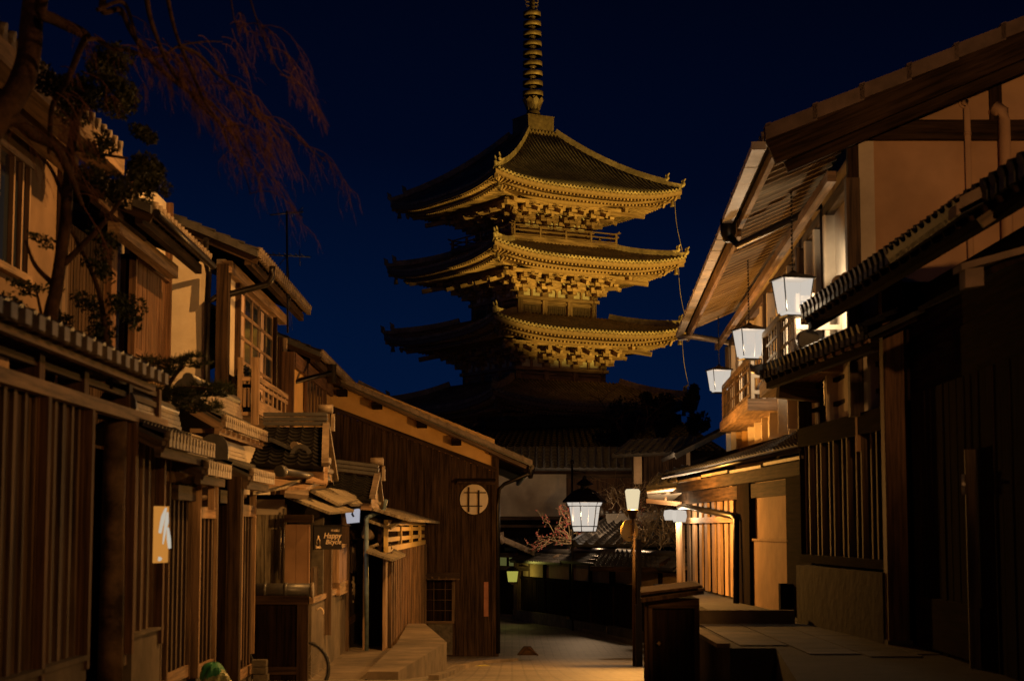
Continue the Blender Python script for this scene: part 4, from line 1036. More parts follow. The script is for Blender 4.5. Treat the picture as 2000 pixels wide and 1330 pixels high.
# ---- TV antenna ----
an=thing('tv_antenna','old television antenna mast above the left roofs','antenna',W(562,640,34))
mb=MB(); mb.tube([W(562,650,34),W(560,412,34)],.02,.02,6); mb.build('mast','metal_dark',an)
mb=MB(); mb.tube([W(528,420,33.6),W(592,414,34.4)],.014,.014,5)
for i in range(7): p=W(566+i*4,418-i*.8,34); mb.tube([p+V((0,-.12,.05-.02*i)),p+V((0,.12,-.06+.02*i))],.007,.007,4)
mb.tube([W(583,412,34),W(592,405,34)],.008,.008,4); mb.tube([W(583,418,34),W(592,425,34)],.008,.008,4); mb.build('upper_array','metal_dark',an)
mb=MB(); mb.tube([W(505,497,33.5),W(606,502,34.5)],.014,.014,5)
for i in range(8): p=W(515+i*11,498+i*.5,34); mb.tube([p+V((0,-.35,0)),p+V((0,.35,.04))],.008,.008,4)
mb.tube([W(585,488,34.3),W(586,520,34.3)],.008,.008,4); mb.tube([W(545,518,34),W(562,498,34)],.008,.008,4); mb.build('lower_array','metal_dark',an)
mb=MB(); mb.tube([W(560,430,34),W(567,640,34)],.004,.004,4); mb.tube([W(562,500,34),W(571,645,34)],.004,.004,4); mb.build('guy_wire','metal_dark',an)
# ---------------- dark gable house ----------------
gh=thing('gable_house','dark boarded house end with a long yellow plaster band and round window','house',V((-2,46,gz(46))))
D=46.0; f=facing(D)
tl=f.hit(640,755); tr=f.hit(968,885); 
def fz(px,py): return f.hit(px,py)
a=fz(643,757); b=fz(966,872)
mb=MB()
mb.prism([f.P(fz(500,700)[0],0,fz(500,745)[1]),f.P(fz(966,905)[0],0,fz(966,922)[1]),f.P(fz(966,880)[0],0,fz(966,858)[1]),f.P(fz(500,700)[0],0,fz(500,668)[1])],V((0,.2,0)))
mb.build('plaster_band','plaster_yellow',gh)
# boards: columns clipped by sloping top
mb=MB(); x0=fz(560,900)[0]; x1=fz(971,900)[0]; s=x0; zb_=gz(D)-.1
def topz(x):
    pa=fz(643,797); pb=fz(966,918); return pa[1]+(pb[1]-pa[1])*(x-pa[0])/(pb[0]-pa[0])
while s<x1-.02:
    w_=.165*random.uniform(.9,1.1); e2=min(x1,s+w_); j=random.uniform(0,.012)
    zt=min(topz(s),topz(e2)); mb.hexa(f.P(s+.003,0.0,zb_),V((e2-s-.006,0,0)),V((0,-.03-j,0)),V((0,0,zt-zb_)))
    mb.hexa(f.P(e2-.012,.03,zb_),V((.024,0,0)),V((0,-.02,0)),V((0,0,zt-zb_)))
    s=e2
mb.build('board_wall','wood_dark',gh)
mb=MB(); mb.wbox(fz(500,900)[0],fz(966,900)[0],46.21,58,zb_,1.5); mb.build('back_wall','wood_black',gh)
mb=MB(); pa=fz(643,795); pb=fz(970,918); mb.beam(f.P(pa[0],.05,pa[1]),f.P(pb[0],.05,pb[1]),.10,.11); mb.box(f,fz(962,0)[0],fz(975,0)[0],-.15,.09,zb_,fz(970,882)[1]); mb.build('frame_timber','wood_dark',gh)
# bracket ends
for px,py in ((738,790),(825,826),(892,860),(670,765)):
    p=fz(px,py+4); mb=MB(); mb.box(f,p[0]-.12,p[0]+.12,.0,.55,p[1]-.08,p[1]+.08); mb.build('purlin_end','wood_black',gh)
# roof
A=W(1040,903,45.4); Bv=W(640,730,45.4); dirv=(Bv-A); 
A2=A+V((-.3,13,-.1)); B2=Bv+V((-.3,13,-.1))
mb=MB(); mb.tiles(A,A2,B2,Bv,.27,.28,.04,.05,.05); rf=mb.build('roof','tile_grey',gh)
mb=MB(); n=22
for i in range(n):
    p=A.lerp(Bv,i/n); q=A.lerp(Bv,(i+1)/n+.004); mb.hexa(p+V((0,-.14,-.07)),q-p,V((0,.26,0)),V((0,0,.12)))
    mb.hexa(q+V((0,-.16,-.06)),(p-q)*.10,V((0,.26,0)),V((0,0,.135)))
mb.build('verge_tile','tile_edge',rf)
mb=MB(); mb.beam(A+V((-.15,.0,-.12)),Bv+V((0,0,-.13)),.08,.08); mb.build('barge_board','wood_brown',rf)
mb=MB(); 
for i in range(20): y=45.7+i*.45; mb.beam(V((A.x-.12,y,A.z-.14)),V((A.x-1.1,y,A.z-.14+.98*.415)),.07,.10)
mb.build('rafter_row','wood_dark',rf)
mb=MB(); mb.tube([A+V((-.02,.0,-.12)),A2+V((-.02,0,-.12))],.07,.07,8); mb.lathe(A+V((-.05,.1,-.40)),[(.05,0),(.10,.18),(.11,.30)],8); 
mb.tube([A+V((-.05,.1,-.36)),W(1033,925,45.4),W(985,945,45.9),W(975,955,45.9),W(973,990,45.9),W(973,1275,45.9)],.05,.05,8); mb.build('gutter_pipe','metal_dark',gh)
# roof continuing behind (second ridge)
h6=thing('rear_house_roof','dark tiled roof rising just behind the gable house verge','roof',W(800,800,56))
mb=MB(); a=W(905,856,56); b=W(700,748,56); mb.tiles(a,a+V((0,8,0)),b+V((0,8,0)),b,.27,.28,.04,.05,.05); mb.build('tile_slope','tile_dark',h6)
mb=MB(); mb.beam(a+V((0,-.1,.02)),b+V((0,-.1,.02)),.15,.14); mb.build('verge_tile','tile_edge',h6)
mb=MB(); mb.prism([a+V((-.6,.1,-.3)),b+V((0,.1,-.3)),b+V((0,.1,-3)),a+V((-.6,.1,-3))],V((0,.1,0))); mb.build('gable_wall','plaster_brown',h6)
# round window
c=fz(926,975); cc=f.P(c[0],.05,c[1]); r=27.5*D/F
mb=MB(); 
pts=[cc+V((math.cos(t)*r,0,math.sin(t)*r*1.06)) for t in [2*math.pi*i/40 for i in range(40)]]
mb.prism([p+V((0,-.03,0)) for p in pts],V((0,.06,0))); rw=mb.build('round_window','plaster_white',gh)
mb=MB(); mb.tube(pts+[pts[0]],.028,.028,6,False); mb.build('window_rim','wood_dark',rw)
mb=MB(); 
for px,y0,y1 in ((918,951,1000),(937,957,1003)):
    p=fz(px,0)[0]; mb.box(f,p-.022,p+.022,.10,.13,fz(0,y1)[1],fz(0,y0)[1])
for py,x0,x1 in ((962,909,951),(988,900,944)):
    z=fz(0,py)[1]; mb.box(f,fz(x0,0)[0],fz(x1,0)[0],.10,.125,z-.014,z+.014)
mb.build('window_bars','wood_dark',rw)
mb=MB(); mb.slab(W(893,940,45.5),W(968,940,45.5),W(968,934,45.9),W(893,934,45.9),.04); mb.box(f,fz(893,0)[0],fz(968,0)[0],.03,.12,fz(0,946)[1],fz(0,940)[1]); mb.build('window_hood','wood_dark',gh)
# plaque, shuttered low window
s0,s1,z0,z1=rect(f,945,1136,954,1203); mb=MB(); mb.box(f,s0,s1,.05,.08,z0,z1); mb.build('name_plaque','red_plaque',gh)
s0,s1,z0,z1=rect(f,830,1130,883,1212); mb=MB(); mb.box(f,s0,s1,.04,.06,z0,z1); lw_=mb.build('screened_window','wood_black',gh)
mb=MB(); mb.box(f,s0,s1+.06,.05,.12,z0-.06,z0); mb.box(f,s1,s1+.08,.05,.12,z0,z1)
for q in (.33,.75): s=s0+(s1-s0)*q; mb.tube([f.P(s,.08,z0),f.P(s,.08,z1)],.012,.012,5)
for q in (.25,.5,.75): mb.tube([f.P(s0,.08,z0+(z1-z0)*q),f.P(s1,.08,z0+(z1-z0)*q)],.008,.008,5)
mb.build('bamboo_frame','wood_brown',lw_)
mb=MB(); mb.slab(f.P(s0-.2,.42,z1+.02),f.P(s1+.2,.42,z1+.02),f.P(s1+.2,.03,z1+.16),f.P(s0-.2,.03,z1+.16),.04)
for i in range(5): c=s0+i*(s1-s0)/4; mb.box(f,c,c+.05,.03,.40,z1+.03,z1+.06)
mb.build('window_hood','wood_brown',gh)
s0,s1,z0,z1=rect(f,836,1215,884,1278); mb=MB(); mb.box(f,s0,s1,.0,.06,z0,z1); mb.build('low_panel','stone',gh)
# ---------------- far side of the bend ----------------
def poly_fr(pxa,da,pxb,db):
    f=Fr((X(pxa,da),da),(X(pxb,db),db)); 
    if f.n.y>0: f.n=-f.n
    return f
rw_=thing('plaster_band_wall','long dark boarded street wall with a cream plaster band under tiled coping, across the bend','wall',GPt(1110,60))
segs=[(1018,64.5,1118,59.5,1098,1128,1197),(1118,59.5,1196,55,1099,1136,1215),(1200,54.2,1345,47,1107,1146,1235)]
ci=0
for (pa,da,pb,db,yt,ym,yb) in segs:
    f=poly_fr(pa,da,pb,db); zt,zm,zb=[f.hit((pa+pb)/2,y)[1] for y in (yt,ym,yb)]
    mb=MB(); mb.box(f,0,f.len,-.1,0,zm,zt+.1); mb.build('plaster_band','plaster_cream',rw_)
    mb=MB(); boards(mb,f,0,f.len,0,zb,zm-.08,.22,.03,.02,.04); mb.box(f,0,f.len,.0,.07,zm-.10,zm); mb.build('board_panel','wood_black',rw_)
    mb=MB(); n=max(2,int(f.len/2.0))
    for i in range(n+1): s=f.len*i/n; mb.box(f,s-.07,s+.07,0,.09,zb,zt)
    mb.build('post_row','wood_black',rw_)
    mb=MB(); mb.box(f,-.3 if pa<1050 else 0,f.len,-.1,.22,gz(db)-1,zb); mb.build('stone_base','stone_dark' if pa>1100 else 'stone',rw_)
    t_=MB(); t_.tiles(f.P(0,.45,zt+.02),f.P(f.len,.45,zt+.02),f.P(f.len,-.1,zt+.32),f.P(0,-.1,zt+.32),.26,.2,.04,.04,.04); t_.slab(f.P(0,-.6,zt),f.P(f.len,-.6,zt),f.P(f.len,-.1,zt+.32),f.P(0,-.1,zt+.32),.05)
    t_.tube([f.P(0,-.1,zt+.38),f.P(f.len,-.1,zt+.38)],.09,.09,8); t_.build('coping','tile_grey',rw_)
# little gate with yellow-green light
gg=thing('corner_gate','small tiled gate with green-lit windows just past the corner house','gate',GPt(995,65.5))
f=poly_fr(930,67,1046,63.5)
mb=MB(); s,z=f.hit(1040,1200); 
for px in (1041,1012): s=f.s(px); mb.box(f,s-.12,s+.12,-.1,.12,-3.1,f.hit(px,1075)[1])
for py in (1083,1108): z=f.hit(1000,py)[1]; mb.box(f,f.s(940),f.s(1041),-.05,.1,z-.10,z+.06)
mb.build('gate_frame','wood_brown',gg)
s0,s1,z0,z1=rect(f,940,1088,1011,1105); mb=MB(); mb.box(f,s0,s1,-.03,0,z0,z1); wn=mb.build('window','glow_green_dim',gg)
mb=MB(); 
for px in (974,993): s=f.s(px); mb.box(f,s-.05,s+.05,0,.05,z0,z1)
mb.build('window_frame','wood_black',wn)
mb=MB(); boards(mb,f,f.s(940),f.s(1012),-.15,-3.1,f.hit(1000,1110)[1],.2); boards(mb,f,f.s(1014),f.s(1040),-.08,-2.9,f.hit(1000,1110)[1],.2); mb.build('gate_door','wood_black',gg)
mb=MB(); a=W(1045,1080,62.2); b=W(950,1040,62.2); mb.tiles(a,a+V((0,5,0)),b+V((0,5,0)),b,.26,.25,.04,.05,.05); rf=mb.build('roof','tile_grey',gg)
mb=MB(); mb.beam(a+V((0,-.05,.02)),b+V((0,-.05,.02)),.2,.17); mb.tube([W(975,1040,62),W(978,1052,62),W(984,1060,62)],.16,.10,8); mb.build('verge_tile','tile_edge',rf)
lg=thing('gate_lantern','small yellow-green glowing lantern on the gate post beyond the corner house','lantern',W(1001,1137,63))
c=W(1001,1125,63.2); mb=MB(); mb.lathe(c,[(.15,-.19),(.20,.17),(0,.19)],6,0,False); mb.build('lantern_glass','glass_green',lg)
mb=MB(); mb.lathe(c,[(.27,.18),(.22,.22),(.05,.34),(0,.35)],6,0,False); mb.lathe(c,[(.17,-.24),(.17,-.19)],6,0,False); mb.box(facing(63.3),c.x-.04,c.x+.04,-.4,0,c.z-.30,c.z-.24); mb.build('lantern_frame','metal_dark',lg)
lamp('gate_lantern_light','POINT',c,34,(.95,.80,.16),.08)
# stone by the road
c=W(1030,1279,42); mb=MB(); mb.prism([c+V((-.24,0,0)),c+V((.24,0,0)),c+V((.08,0,.19)),c+V((-.08,0,.19))],V((0,.34,0)))
mb.beam(c+V((.0,-.02,.20)),c+V((.25,-.02,.0)),.03,.03); mb.beam(c+V((.0,-.02,.20)),c+V((-.14,-.02,.02)),.03,.03)
tag(mb.build('kerb_ramp','wood_dark'),'dark wooden wedge lying on the road at the bend','wedge')
# ---- white wall storehouse ----
D2=68; f=facing(D2); wh=thing('white_wall_building','building with a broad white plaster wall under a dark roof, below the pagoda','building',W(1040,1010,D2))
s0,s1,z0,z1=rect(f,940,912,1106,1008); mb=MB(); mb.box(f,s0,s1,-.3,0,z0,z1); mb.build('white_wall','plaster_white',wh)
s0,s1,z0,z1=rect(f,940,1008,1120,1014); mb=MB(); mb.box(f,s0,s1,-.3,.08,z0-.02,z1); mb.box(f,s0,s1,-.3,.06,z0-.30,z0-.20); mb.build('wall_beam','wood_brown',wh)
s0,s1,z0,z1=rect(f,940,1016,1130,1100); mb=MB(); mb.box(f,s0,s1,-.3,-.05,z0,z1); mb.build('lower_wall','wood_black',wh)
mb=MB(); a=W(930,914,66.6); b=W(1245,914,66.6); c=W(1245,872,71); d=W(930,872,71); mb.tiles(a,b,c,d,.27,.3,.04,.05,.05); mb.slab(d,c,c+V((0,4,-1.5)),d+V((0,4,-1.5)),.1); mb.build('roof','tile_dark',wh)
mb=MB(); mb.beam(a+V((0,.1,-.14)),b+V((0,.1,-.14)),.15,.16); mb.build('eave_board','wood_dark',wh)
s0,s1,z0,z1=rect(f,1106,932,1245,1010); mb=MB(); boards(mb,f,s0,s1,0,z0,z1,.23,.03,.02,.05); mb.build('board_wall','wood_red',wh)
s0,s1,z0,z1=rect(f,1106,912,1245,934); mb=MB(); mb.box(f,s0,s1,-.1,.1,z0,z1); mb.build('wall_plate','wood_brown',wh)
# right rear building
D3=62; f=facing(D3); rb=thing('rear_timber_house','dark timber house with pale posts behind the street lamp','house',W(1300,1000,D3))
s0,s1,z0,z1=rect(f,1236,885,1345,1075); mb=MB(); mb.box(f,s0,s1,-.3,-.05,z0,z1); mb.build('wall','wood_dark',rb)
for p0,p1,y0,y1 in ((1238,1253,885,945),(1341,1352,872,922)):
    s0,s1,z0,z1=rect(f,p0,y0,p1,y1); mb=MB(); mb.box(f,s0,s1,-.05,.1,z0,z1); mb.build('pale_post','plaster_cream',rb)
mb=MB(); mb.tiles(W(1195,888,60.6),W(1340,882,60.6),W(1360,850,64),W(1230,858,64),.27,.3,.04,.05,.05); mb.build('roof','tile_grey',rb)
D4=54; f=facing(D4); r2=thing('side_house','dark boarded side house whose roof slopes up to the right, behind the lantern house','house',W(1390,1000,D4))
s0,s1,z0,z1=rect(f,1350,880,1470,1100); mb=MB(); boards(mb,f,s0,s1,0,z0,z1,.2,.02,.01,.03); mb.build('board_wall','wood_dark',r2)
mb=MB(); a=W(1318,885,52.8); b=W(1450,818,52.8); mb.tiles(a,a+V((0,5,0)),b+V((0,5,0)),b,.27,.3,.04,.05,.05); mb.beam(a+V((0,-.06,-.1)),b+V((0,-.06,-.1)),.12,.15); mb.build('roof','tile_dark',r2)
# temple roofs in the dark under the pagoda
th=thing('temple_hall','dark temple hall roof silhouetted at the foot of the pagoda','hall',V((3,96,-3.5)))
mb=MB(); mb.tiles(W(900,890,92),W(1420,880,92),W(1330,822,98),W(950,836,98),.35,.4,.05,.1,.1); mb.build('roof','tile_black',th)
mb=MB(); mb.wbox(-2.3,9.5,94,102,-3.6,.4); mb.build('wall','wood_black',th)
mb=MB(); mb.beam(W(950,832,98),W(1330,818,98),.5,.5); mb.build('ridge','tile_black',th)
th=thing('garden_roof','hipped tiled roof with rows of glinting tile ends behind the boarded wall','roof',W(1230,1060,60))
mb=MB(); a=W(1120,1062,57.5); b=W(1345,1062,57.5); c=W(1345,1016,60.5); d=W(1183,1020,60.5); mb.tiles(a,b,c,d,.33,.30,.10,.05,.05); mb.tiles(W(1125,1062,62),a,d,W(1183,1020,60.6),.33,.3,.10,.05,.05); mb.build('tile_slope','tile_grey',th)
mb=MB(); mb.beam(d+UP*.12,c+UP*.12,.22,.34); mb.tube([d+V((-.1,0,.25)),d+V((-.15,0,.5))],.10,.05,6); mb.beam(a+UP*.08,d+UP*.1,.12,.12); 
for i in range(12): p=d.lerp(c,i/12)+UP*.34; mb.tube([p,p+V((.10,-.02,0))],.06,.06,6)
mb.build('ridge','tile_grey',th)
th=thing('wall_roof','small tiled roof over the right part of the boarded wall','roof',W(1250,1100,52))
mb=MB(); mb.tiles(W(1160,1108,51.5),W(1330,1112,47.6),W(1318,1078,50),W(1180,1076,53.5),.30,.28,.09,.05,.05); mb.build('tile_slope','tile_grey',th)
mb=MB(); a=W(1155,1110,51.3); mb.beam(a,W(1330,1114,47.5),.10,.14); mb.beam(W(1292,1104,48),W(1330,1082,49),.12,.12); mb.build('eave_board','wood_dark',th)
th=thing('store_roof','low tiled roof with a jutting corner tile behind the gate','roof',W(1060,1070,64))
mb=MB(); mb.tiles(W(985,1070,65),W(1120,1066,62),W(1105,1048,66),W(985,1052,68),.25,.22,.05,.05,.05); mb.tiles(W(960,1060,69),W(1060,1050,68),W(1050,1030,70),W(960,1036,71),.25,.22,.05,.05,.05); mb.build('tile_slope','tile_grey',th)
mb=MB(); mb.beam(W(1085,1088,60.5),W(1108,1078,61),.2,.08); mb.beam(W(1100,1082,60.8),W(1122,1084,60.5),.3,.08); mb.build('corner_tile','tile_edge',th)
# ---- street lamp (sodium) ----
dl=36; base=GPt(1237,dl); sl=thing('street_lamp','sodium street lamp on a slim dark pole, glowing orange-white in mid street','street lamp',base)
ztop=Z(955,dl); zg=Z(995,dl); xc=X(1236,dl)
mb=MB(); mb.tube([base+V((.0,0,-.05)),V((xc+.01,dl,zg-.02))],.034,.030,10); mb.build('pole','wood_brown',sl)
mb=MB(); a=GPt(1246,35.7); mb.hexa(a+V((-.03,-.03,-.03)),V((.09,0,0)),V((0,.09,0)),V((0,0,Z(1050,35.7)-a.z))); mb.hexa(a+V((-.06,-.05,-.05)),V((.13,0,0)),V((0,.13,0)),V((0,0,1.25))); mb.build('pole_sleeve','sign_black',sl)
c=V((xc,dl,zg)); h=ztop-zg
mb=MB(); mb.lathe(c,[(.105,.0),(.152,h*.9),(.125,h),(0,h+.005)],20); mb.build('lamp_glass','glass_sodium',sl)
mb=MB(); mb.lathe(c,[(.06,-.18),(.085,-.09),(.125,-.02),(.108,.0)],14); mb.build('lamp_collar','metal_dark',sl)
lamp('street_lamp_light','POINT',c+UP*h*.5,3200,(1,.43,.08),.07)
mb=MB(); c2=W(1229,1036,dl+.08); rr_=.188
pts=[c2+V((math.cos(t)*rr_*.97,math.sin(t)*.03,math.sin(t)*rr_*1.15)) for t in [2*math.pi*i/28 for i in range(28)]]; mb.prism(pts,V((0,.012,0)))
o=mb.build('round_road_sign','sign_gold'); tag(o,'round road sign seen from the back, clamped to the street lamp pole','road sign')
mb=MB(); 
for dz in (.13,-.13): mb.tube([c2+V((-.02,-.02,dz)),c2+V((.06,-.10,dz)),c2+V((.10,-.02,dz))],.012,.012,6)
q=mb.build('sign_clamp','metal_pale',None); q.parent=o; q.location=q.location-o.location
# ---- pole with lit lamps at the roof corner ----
dl=41.0; base=GPt(1328,dl); s2=thing('corner_lamp_post','pole with two small white lamps under the glowing roof corner','street lamp',base)
zt=Z(1020,dl); mb=MB(); mb.tube([base,V((X(1326,dl),dl,zt))],.075,.07,10); mb.build('pole','wood_pale',s2)
for px,py,r,hh,i in ((1309,1006,.15,.22,0),(1327,1008,.17,.26,1)):
    c=W(px,py,dl-.15*i); mb=MB(); mb.lathe(c,[(r*.8,-hh/2),(r,0),(r*.9,hh/2),(0,hh/2+.02)],16); mb.build('lamp_glass','glass_white',s2)
    lamp('corner_lamp_light','POINT',c,160,(1,.70,.40),.05)
# small roofed shelter end lit from below
rc=thing('lit_roof_corner','small roof corner glowing white-orange from the lamps under it','roof',W(1290,985,42))
mb=MB(); mb.tiles(W(1262,952,41),W(1335,938,40.5),W(1345,905,43),W(1285,925,43.5),.25,.25,.04,.04,.04); mb.build('tile_slope','tile_grey',rc)
mb=MB(); mb.slab(W(1263,958,41.2),W(1330,950,40.6),W(1332,972,43),W(1268,980,43.6),.03); mb.build('soffit_board','plaster_white',rc)
mb=MB(); mb.beam(W(1264,978,41.6),W(1330,984,41.0),.06,.10); mb.beam(W(1300,970,41.5),W(1300,984,41.5),.05,.05); mb.build('bracket','wood_pale',rc)
# ---- hexagonal lantern on dark pole ----
dh=58.0; base=GPt(1118,dh+.1); hx=thing('hexagonal_street_lantern','large hexagonal white street lantern with a pagoda-shaped metal cap on a thin dark pole','street lantern',base)
mb=MB(); zt=Z(905,dh); mb.tube([base,V((X(1118,dh),dh+.1,zt))],.035,.03,8); mb.lathe(V((X(1118,dh),dh+.1,zt)),[(.03,-.02),(.06,0),(.07,.06),(.03,.12),(0,.12)],8)
mb.tube([V((X(1118,dh),dh+.1,Z(918,dh))),V((X(1143,dh),dh,Z(922,dh))),V((X(1143,dh),dh,Z(932,dh)))],.022,.022,6); mb.build('pole','metal_dark',hx)
c=V((X(1142,dh),dh,0)); zz=lambda py:Z(py,dh); rot=.22
ppm=F/dh
mb=MB(); mb.lathe(c,[(25/ppm,zz(1027)),(31/ppm,zz(988)),(0,zz(986))],6,rot,False); mb.build('lantern_glass','glass_white',hx)
mb=MB(); mb.lathe(c,[(22/ppm,zz(1037)),(24.5/ppm,zz(1029)),(0,zz(1028))],6,rot,False); mb.build('glass_band','glass_white',hx); mb=MB(); mb.lathe(c,[(33/ppm,zz(987.5)),(36/ppm,zz(981)),(0,zz(980))],6,rot,False); mb.build('glass_band','glass_white',hx)
mb=MB()
for j in range(6):
    a_=rot+2*math.pi*j/6; d=V((math.cos(a_),math.sin(a_),0)); n_=V((-d.y,d.x,0))
    mb.beam(c+d*(22.5/ppm)+UP*zz(1039),c+d*(25.6/ppm)+UP*zz(1027),.022,.022); mb.beam(c+d*(25.6/ppm)+UP*zz(1027),c+d*(31.6/ppm)+UP*zz(988),.022,.022); mb.beam(c+d*(31.6/ppm)+UP*zz(988),c+d*(36.5/ppm)+UP*zz(979),.022,.022)
    d2=V((math.cos(a_+R(60)),math.sin(a_+R(60)),0))
    for r_,y_ in ((22.5,1038),(25.4,1027.5),(31.8,988),(36.6,980)): mb.beam(c+d*(r_/ppm)+UP*zz(y_),c+d2*(r_/ppm)+UP*zz(y_),.022,.03)
mb.build('lantern_frame','metal_dark',hx)
mb=MB(); mb.lathe(c,[(44/ppm,zz(981)),(44/ppm,zz(978)),(34/ppm,zz(968)),(22/ppm,zz(958)),(12/ppm,zz(954)),(8/ppm,zz(953)),(8/ppm,zz(949)),(18/ppm,zz(946)),(11/ppm,zz(940)),(5/ppm,zz(936)),(4/ppm,zz(931)),(0,zz(928))],6,rot,False); mb.build('lantern_cap','metal_dark',hx)
lamp('hexagonal_lantern_light','POINT',c+UP*zz(1005),1100,(1,.62,.32),.10)
# ---- blossom and bare bushes ----
def grow(mb,p,d,L,r,depth,rr,buds=None,spread=.7,curl=.25,droop=0,kids=3,seg=5):
    pts=[p]; q=p; dd=d.normalized()
    for i in range(seg):
        dd=(dd+V((rr.gauss(0,curl),rr.gauss(0,curl),rr.gauss(0,curl)-droop))).normalized(); q=q+dd*L/seg; pts.append(q)
    mb.tube(pts,r,r*.55,5,False)
    if buds is not None and depth<=1:
        for z in pts[1:]:
            if rr.random()<.8: buds.append(z+V((rr.gauss(0,.03),rr.gauss(0,.03),rr.gauss(0,.03))))
    if depth>0:
        for i in range(kids):
            k=rr.randint(1,seg); nd=(dd+V((rr.gauss(0,spread),rr.gauss(0,spread),rr.gauss(0,spread)-droop))).normalized()
            grow(mb,pts[k],nd,L*rr.uniform(.5,.85),r*.6,depth-1,rr,buds,spread,curl,droop,kids,seg)
rr=random.Random(11); pt=thing('plum_tree','small plum tree with pink blossoms left of the hexagonal lantern','tree',W(1122,1075,60.8))
mb=MB(); bd=[]; p=W(1122,1060,60.8); 
for d in (V((-.9,0,1.2)),V((-.25,.1,1.3)),V((-1.2,0,.55)),V((-.6,.1,.9)),V((-1.3,.1,.1))): grow(mb,p,d,.85,.032,3,rr,bd,.6,.28,0,3,4)
mb.build('branches','bark_pale',pt)
mb=MB()
for b in bd:
    if rr.random()<.5: mb.lathe(b,[(0,-.03),(.032,0),(0,.03)],5)
mb.build('blossoms','blossom',pt)
rr=random.Random(5); pt=thing('bare_bush','bare twiggy shrub behind the street lamp pole','shrub',W(1290,1060,56))
mb=MB(); bd=[]
for px,py in ((1260,1060),(1290,1065),(1225,1010),(1320,1060)):
    p=W(px,py,56.5)
    for i in range(4): grow(mb,p,V((rr.uniform(-1,1),0,1)),1.1,.02,3,rr,bd,.8,.35,0,3,4)
mb.build('branches','bark_pale',pt)
mb=MB()
for b in bd[:60]: mb.lathe(b,[(0,-.028),(.03,0),(0,.028)],5)
mb.build('blossoms','blossom',pt)
# dark trees behind
def dark_tree(px,py_top,py_bot,d,wpx,label,seed,m='leaf_dark',n=2600,cat='tree'):
    rr=random.Random(seed); top=W(px,py_top,d); bot=W(px,py_bot,d); g=V((bot.x,d,gz(d)))
    t=thing('evergreen_tree',label,cat,g,'dark trees by the pagoda')
    mb=MB(); mb.tube([g,g.lerp(top,.5),top-UP*.8],.25,.08,7); c=bot.lerp(top,.5)
    for i in range(7): a=g.lerp(top,.4+.07*i); mb.tube([a,a+V((rr.uniform(-1,1)*wpx*d/F*.5,rr.uniform(-.5,.5),.5))],.07,.03,5)
    mb.build('trunk','bark',t)
    mb=MB(); rx=wpx/2*d/F; rz=(top.z-bot.z)/2
    for k in range(11):
        a=rr.uniform(0,6.3); q=c+V((math.cos(a)*rx*rr.uniform(.2,.75),math.sin(a)*rx*.6,rr.uniform(-.8,.75)*rz)); s=rr.uniform(.25,.5)
        leaves(mb,q,(rx*s,rx*s,rz*s*.8),n//11,.22,rr)
    mb.build('crown',m,t)
dark_tree(1352,748,850,84,72,'dark evergreen tree just left of the far white lantern',3)
dark_tree(1285,762,860,88,90,'dark low evergreen beside the pagoda foot',4)
dark_tree(1215,775,880,92,130,'dark tree mass right under the pagoda body',6)
rr=random.Random(21); t=thing('bare_tree','bare branching tree silhouette in front of the dark temple roofs','tree',W(1235,900,80))
mb=MB(); 
for d in (V((-.7,0,1)),V((.5,0,1)),V((0,0,1)),V((1,0,.6))): grow(mb,W(1238,880,80),d,1.6,.05,3,rr,None,.6,.25,0,3,4)
mb.tube([W(1238,960,80),W(1238,880,80)],.09,.06,6); mb.build('branches','bark',t)
# ---------------- lantern house, right ----------------
LH=thing('lantern_house','two-storey plaster house with deep raftered eaves and three white lanterns, right','house',V((5,34,ZT)))
PU=Fr((4.62,23.5),(5.67,46)); 
if PU.n.x>0: PU.n=-PU.n
LU=PU.len
ZE=5.17
FX=lambda px,py=1030:PU.hit(px,py)
# upper wall
zk=4.62   # wall plate
mb=MB(); mb.box(PU,0,LU,-.2,0,1.45,zk+.5); mb.build('wall','plaster_white',LH)
mb=MB()
for px in (1640,1618,1600,1578,1562,1548,1520,1500,1478,1455,1440):
    q=PU.s(px)
    if 0<q<LU: mb.box(PU,q-.07,q+.07,0,.16 if px%3 else .10,1.45,zk-.06)
mb.build_each('pilaster','plaster_white',LH)
mb=MB(); mb.box(PU,.0,LU+.3,.30,.42,zk-.04,zk+.10); mb.build('eave_beam','wood_pale',LH)
mb=MB(); mb.box(PU,0,LU,.0,.12,zk-.05,zk+.12); mb.box(PU,0,LU,0,.1,2.3,2.42)
for s in (.05,6,12,17,LU-.1): mb.box(PU,s-.1,s+.1,0,.18,1.45,zk)
mb.build_each('timber','wood_brown',LH)
# windows dark between pilasters
mb=MB()
for a,b in ((3.0,4.6),(7.4,9.4),(12.6,14.4)):
    mb=MB(); mb.box(PU,a,b,.0,.03,2.5,4.0)
    wn=mb.build('window','glass_night',LH); mb=MB()
    for q in range(5): s=a+(b-a)*q/4; mb.box(PU,s-.03,s+.03,.0,.07,2.5,4.0)
    for z in (2.5,3.0,3.5,4.0): mb.box(PU,a,b,.0,.06,z-.03,z+.03)
    mb.build('window_grid','wood_pale',wn)
for s in (5.2,9.8,15):
    mb=MB(); mb.tube([PU.P(s,.2,3.9),PU.P(s+.1,.22,3.5),PU.P(s,.2,3.1)],.05,.02,5); mb.box(PU,s-.3,s+.3,.17,.2,3.3,3.9)
    mb.build('hanging_ornament','bark_pale',LH)
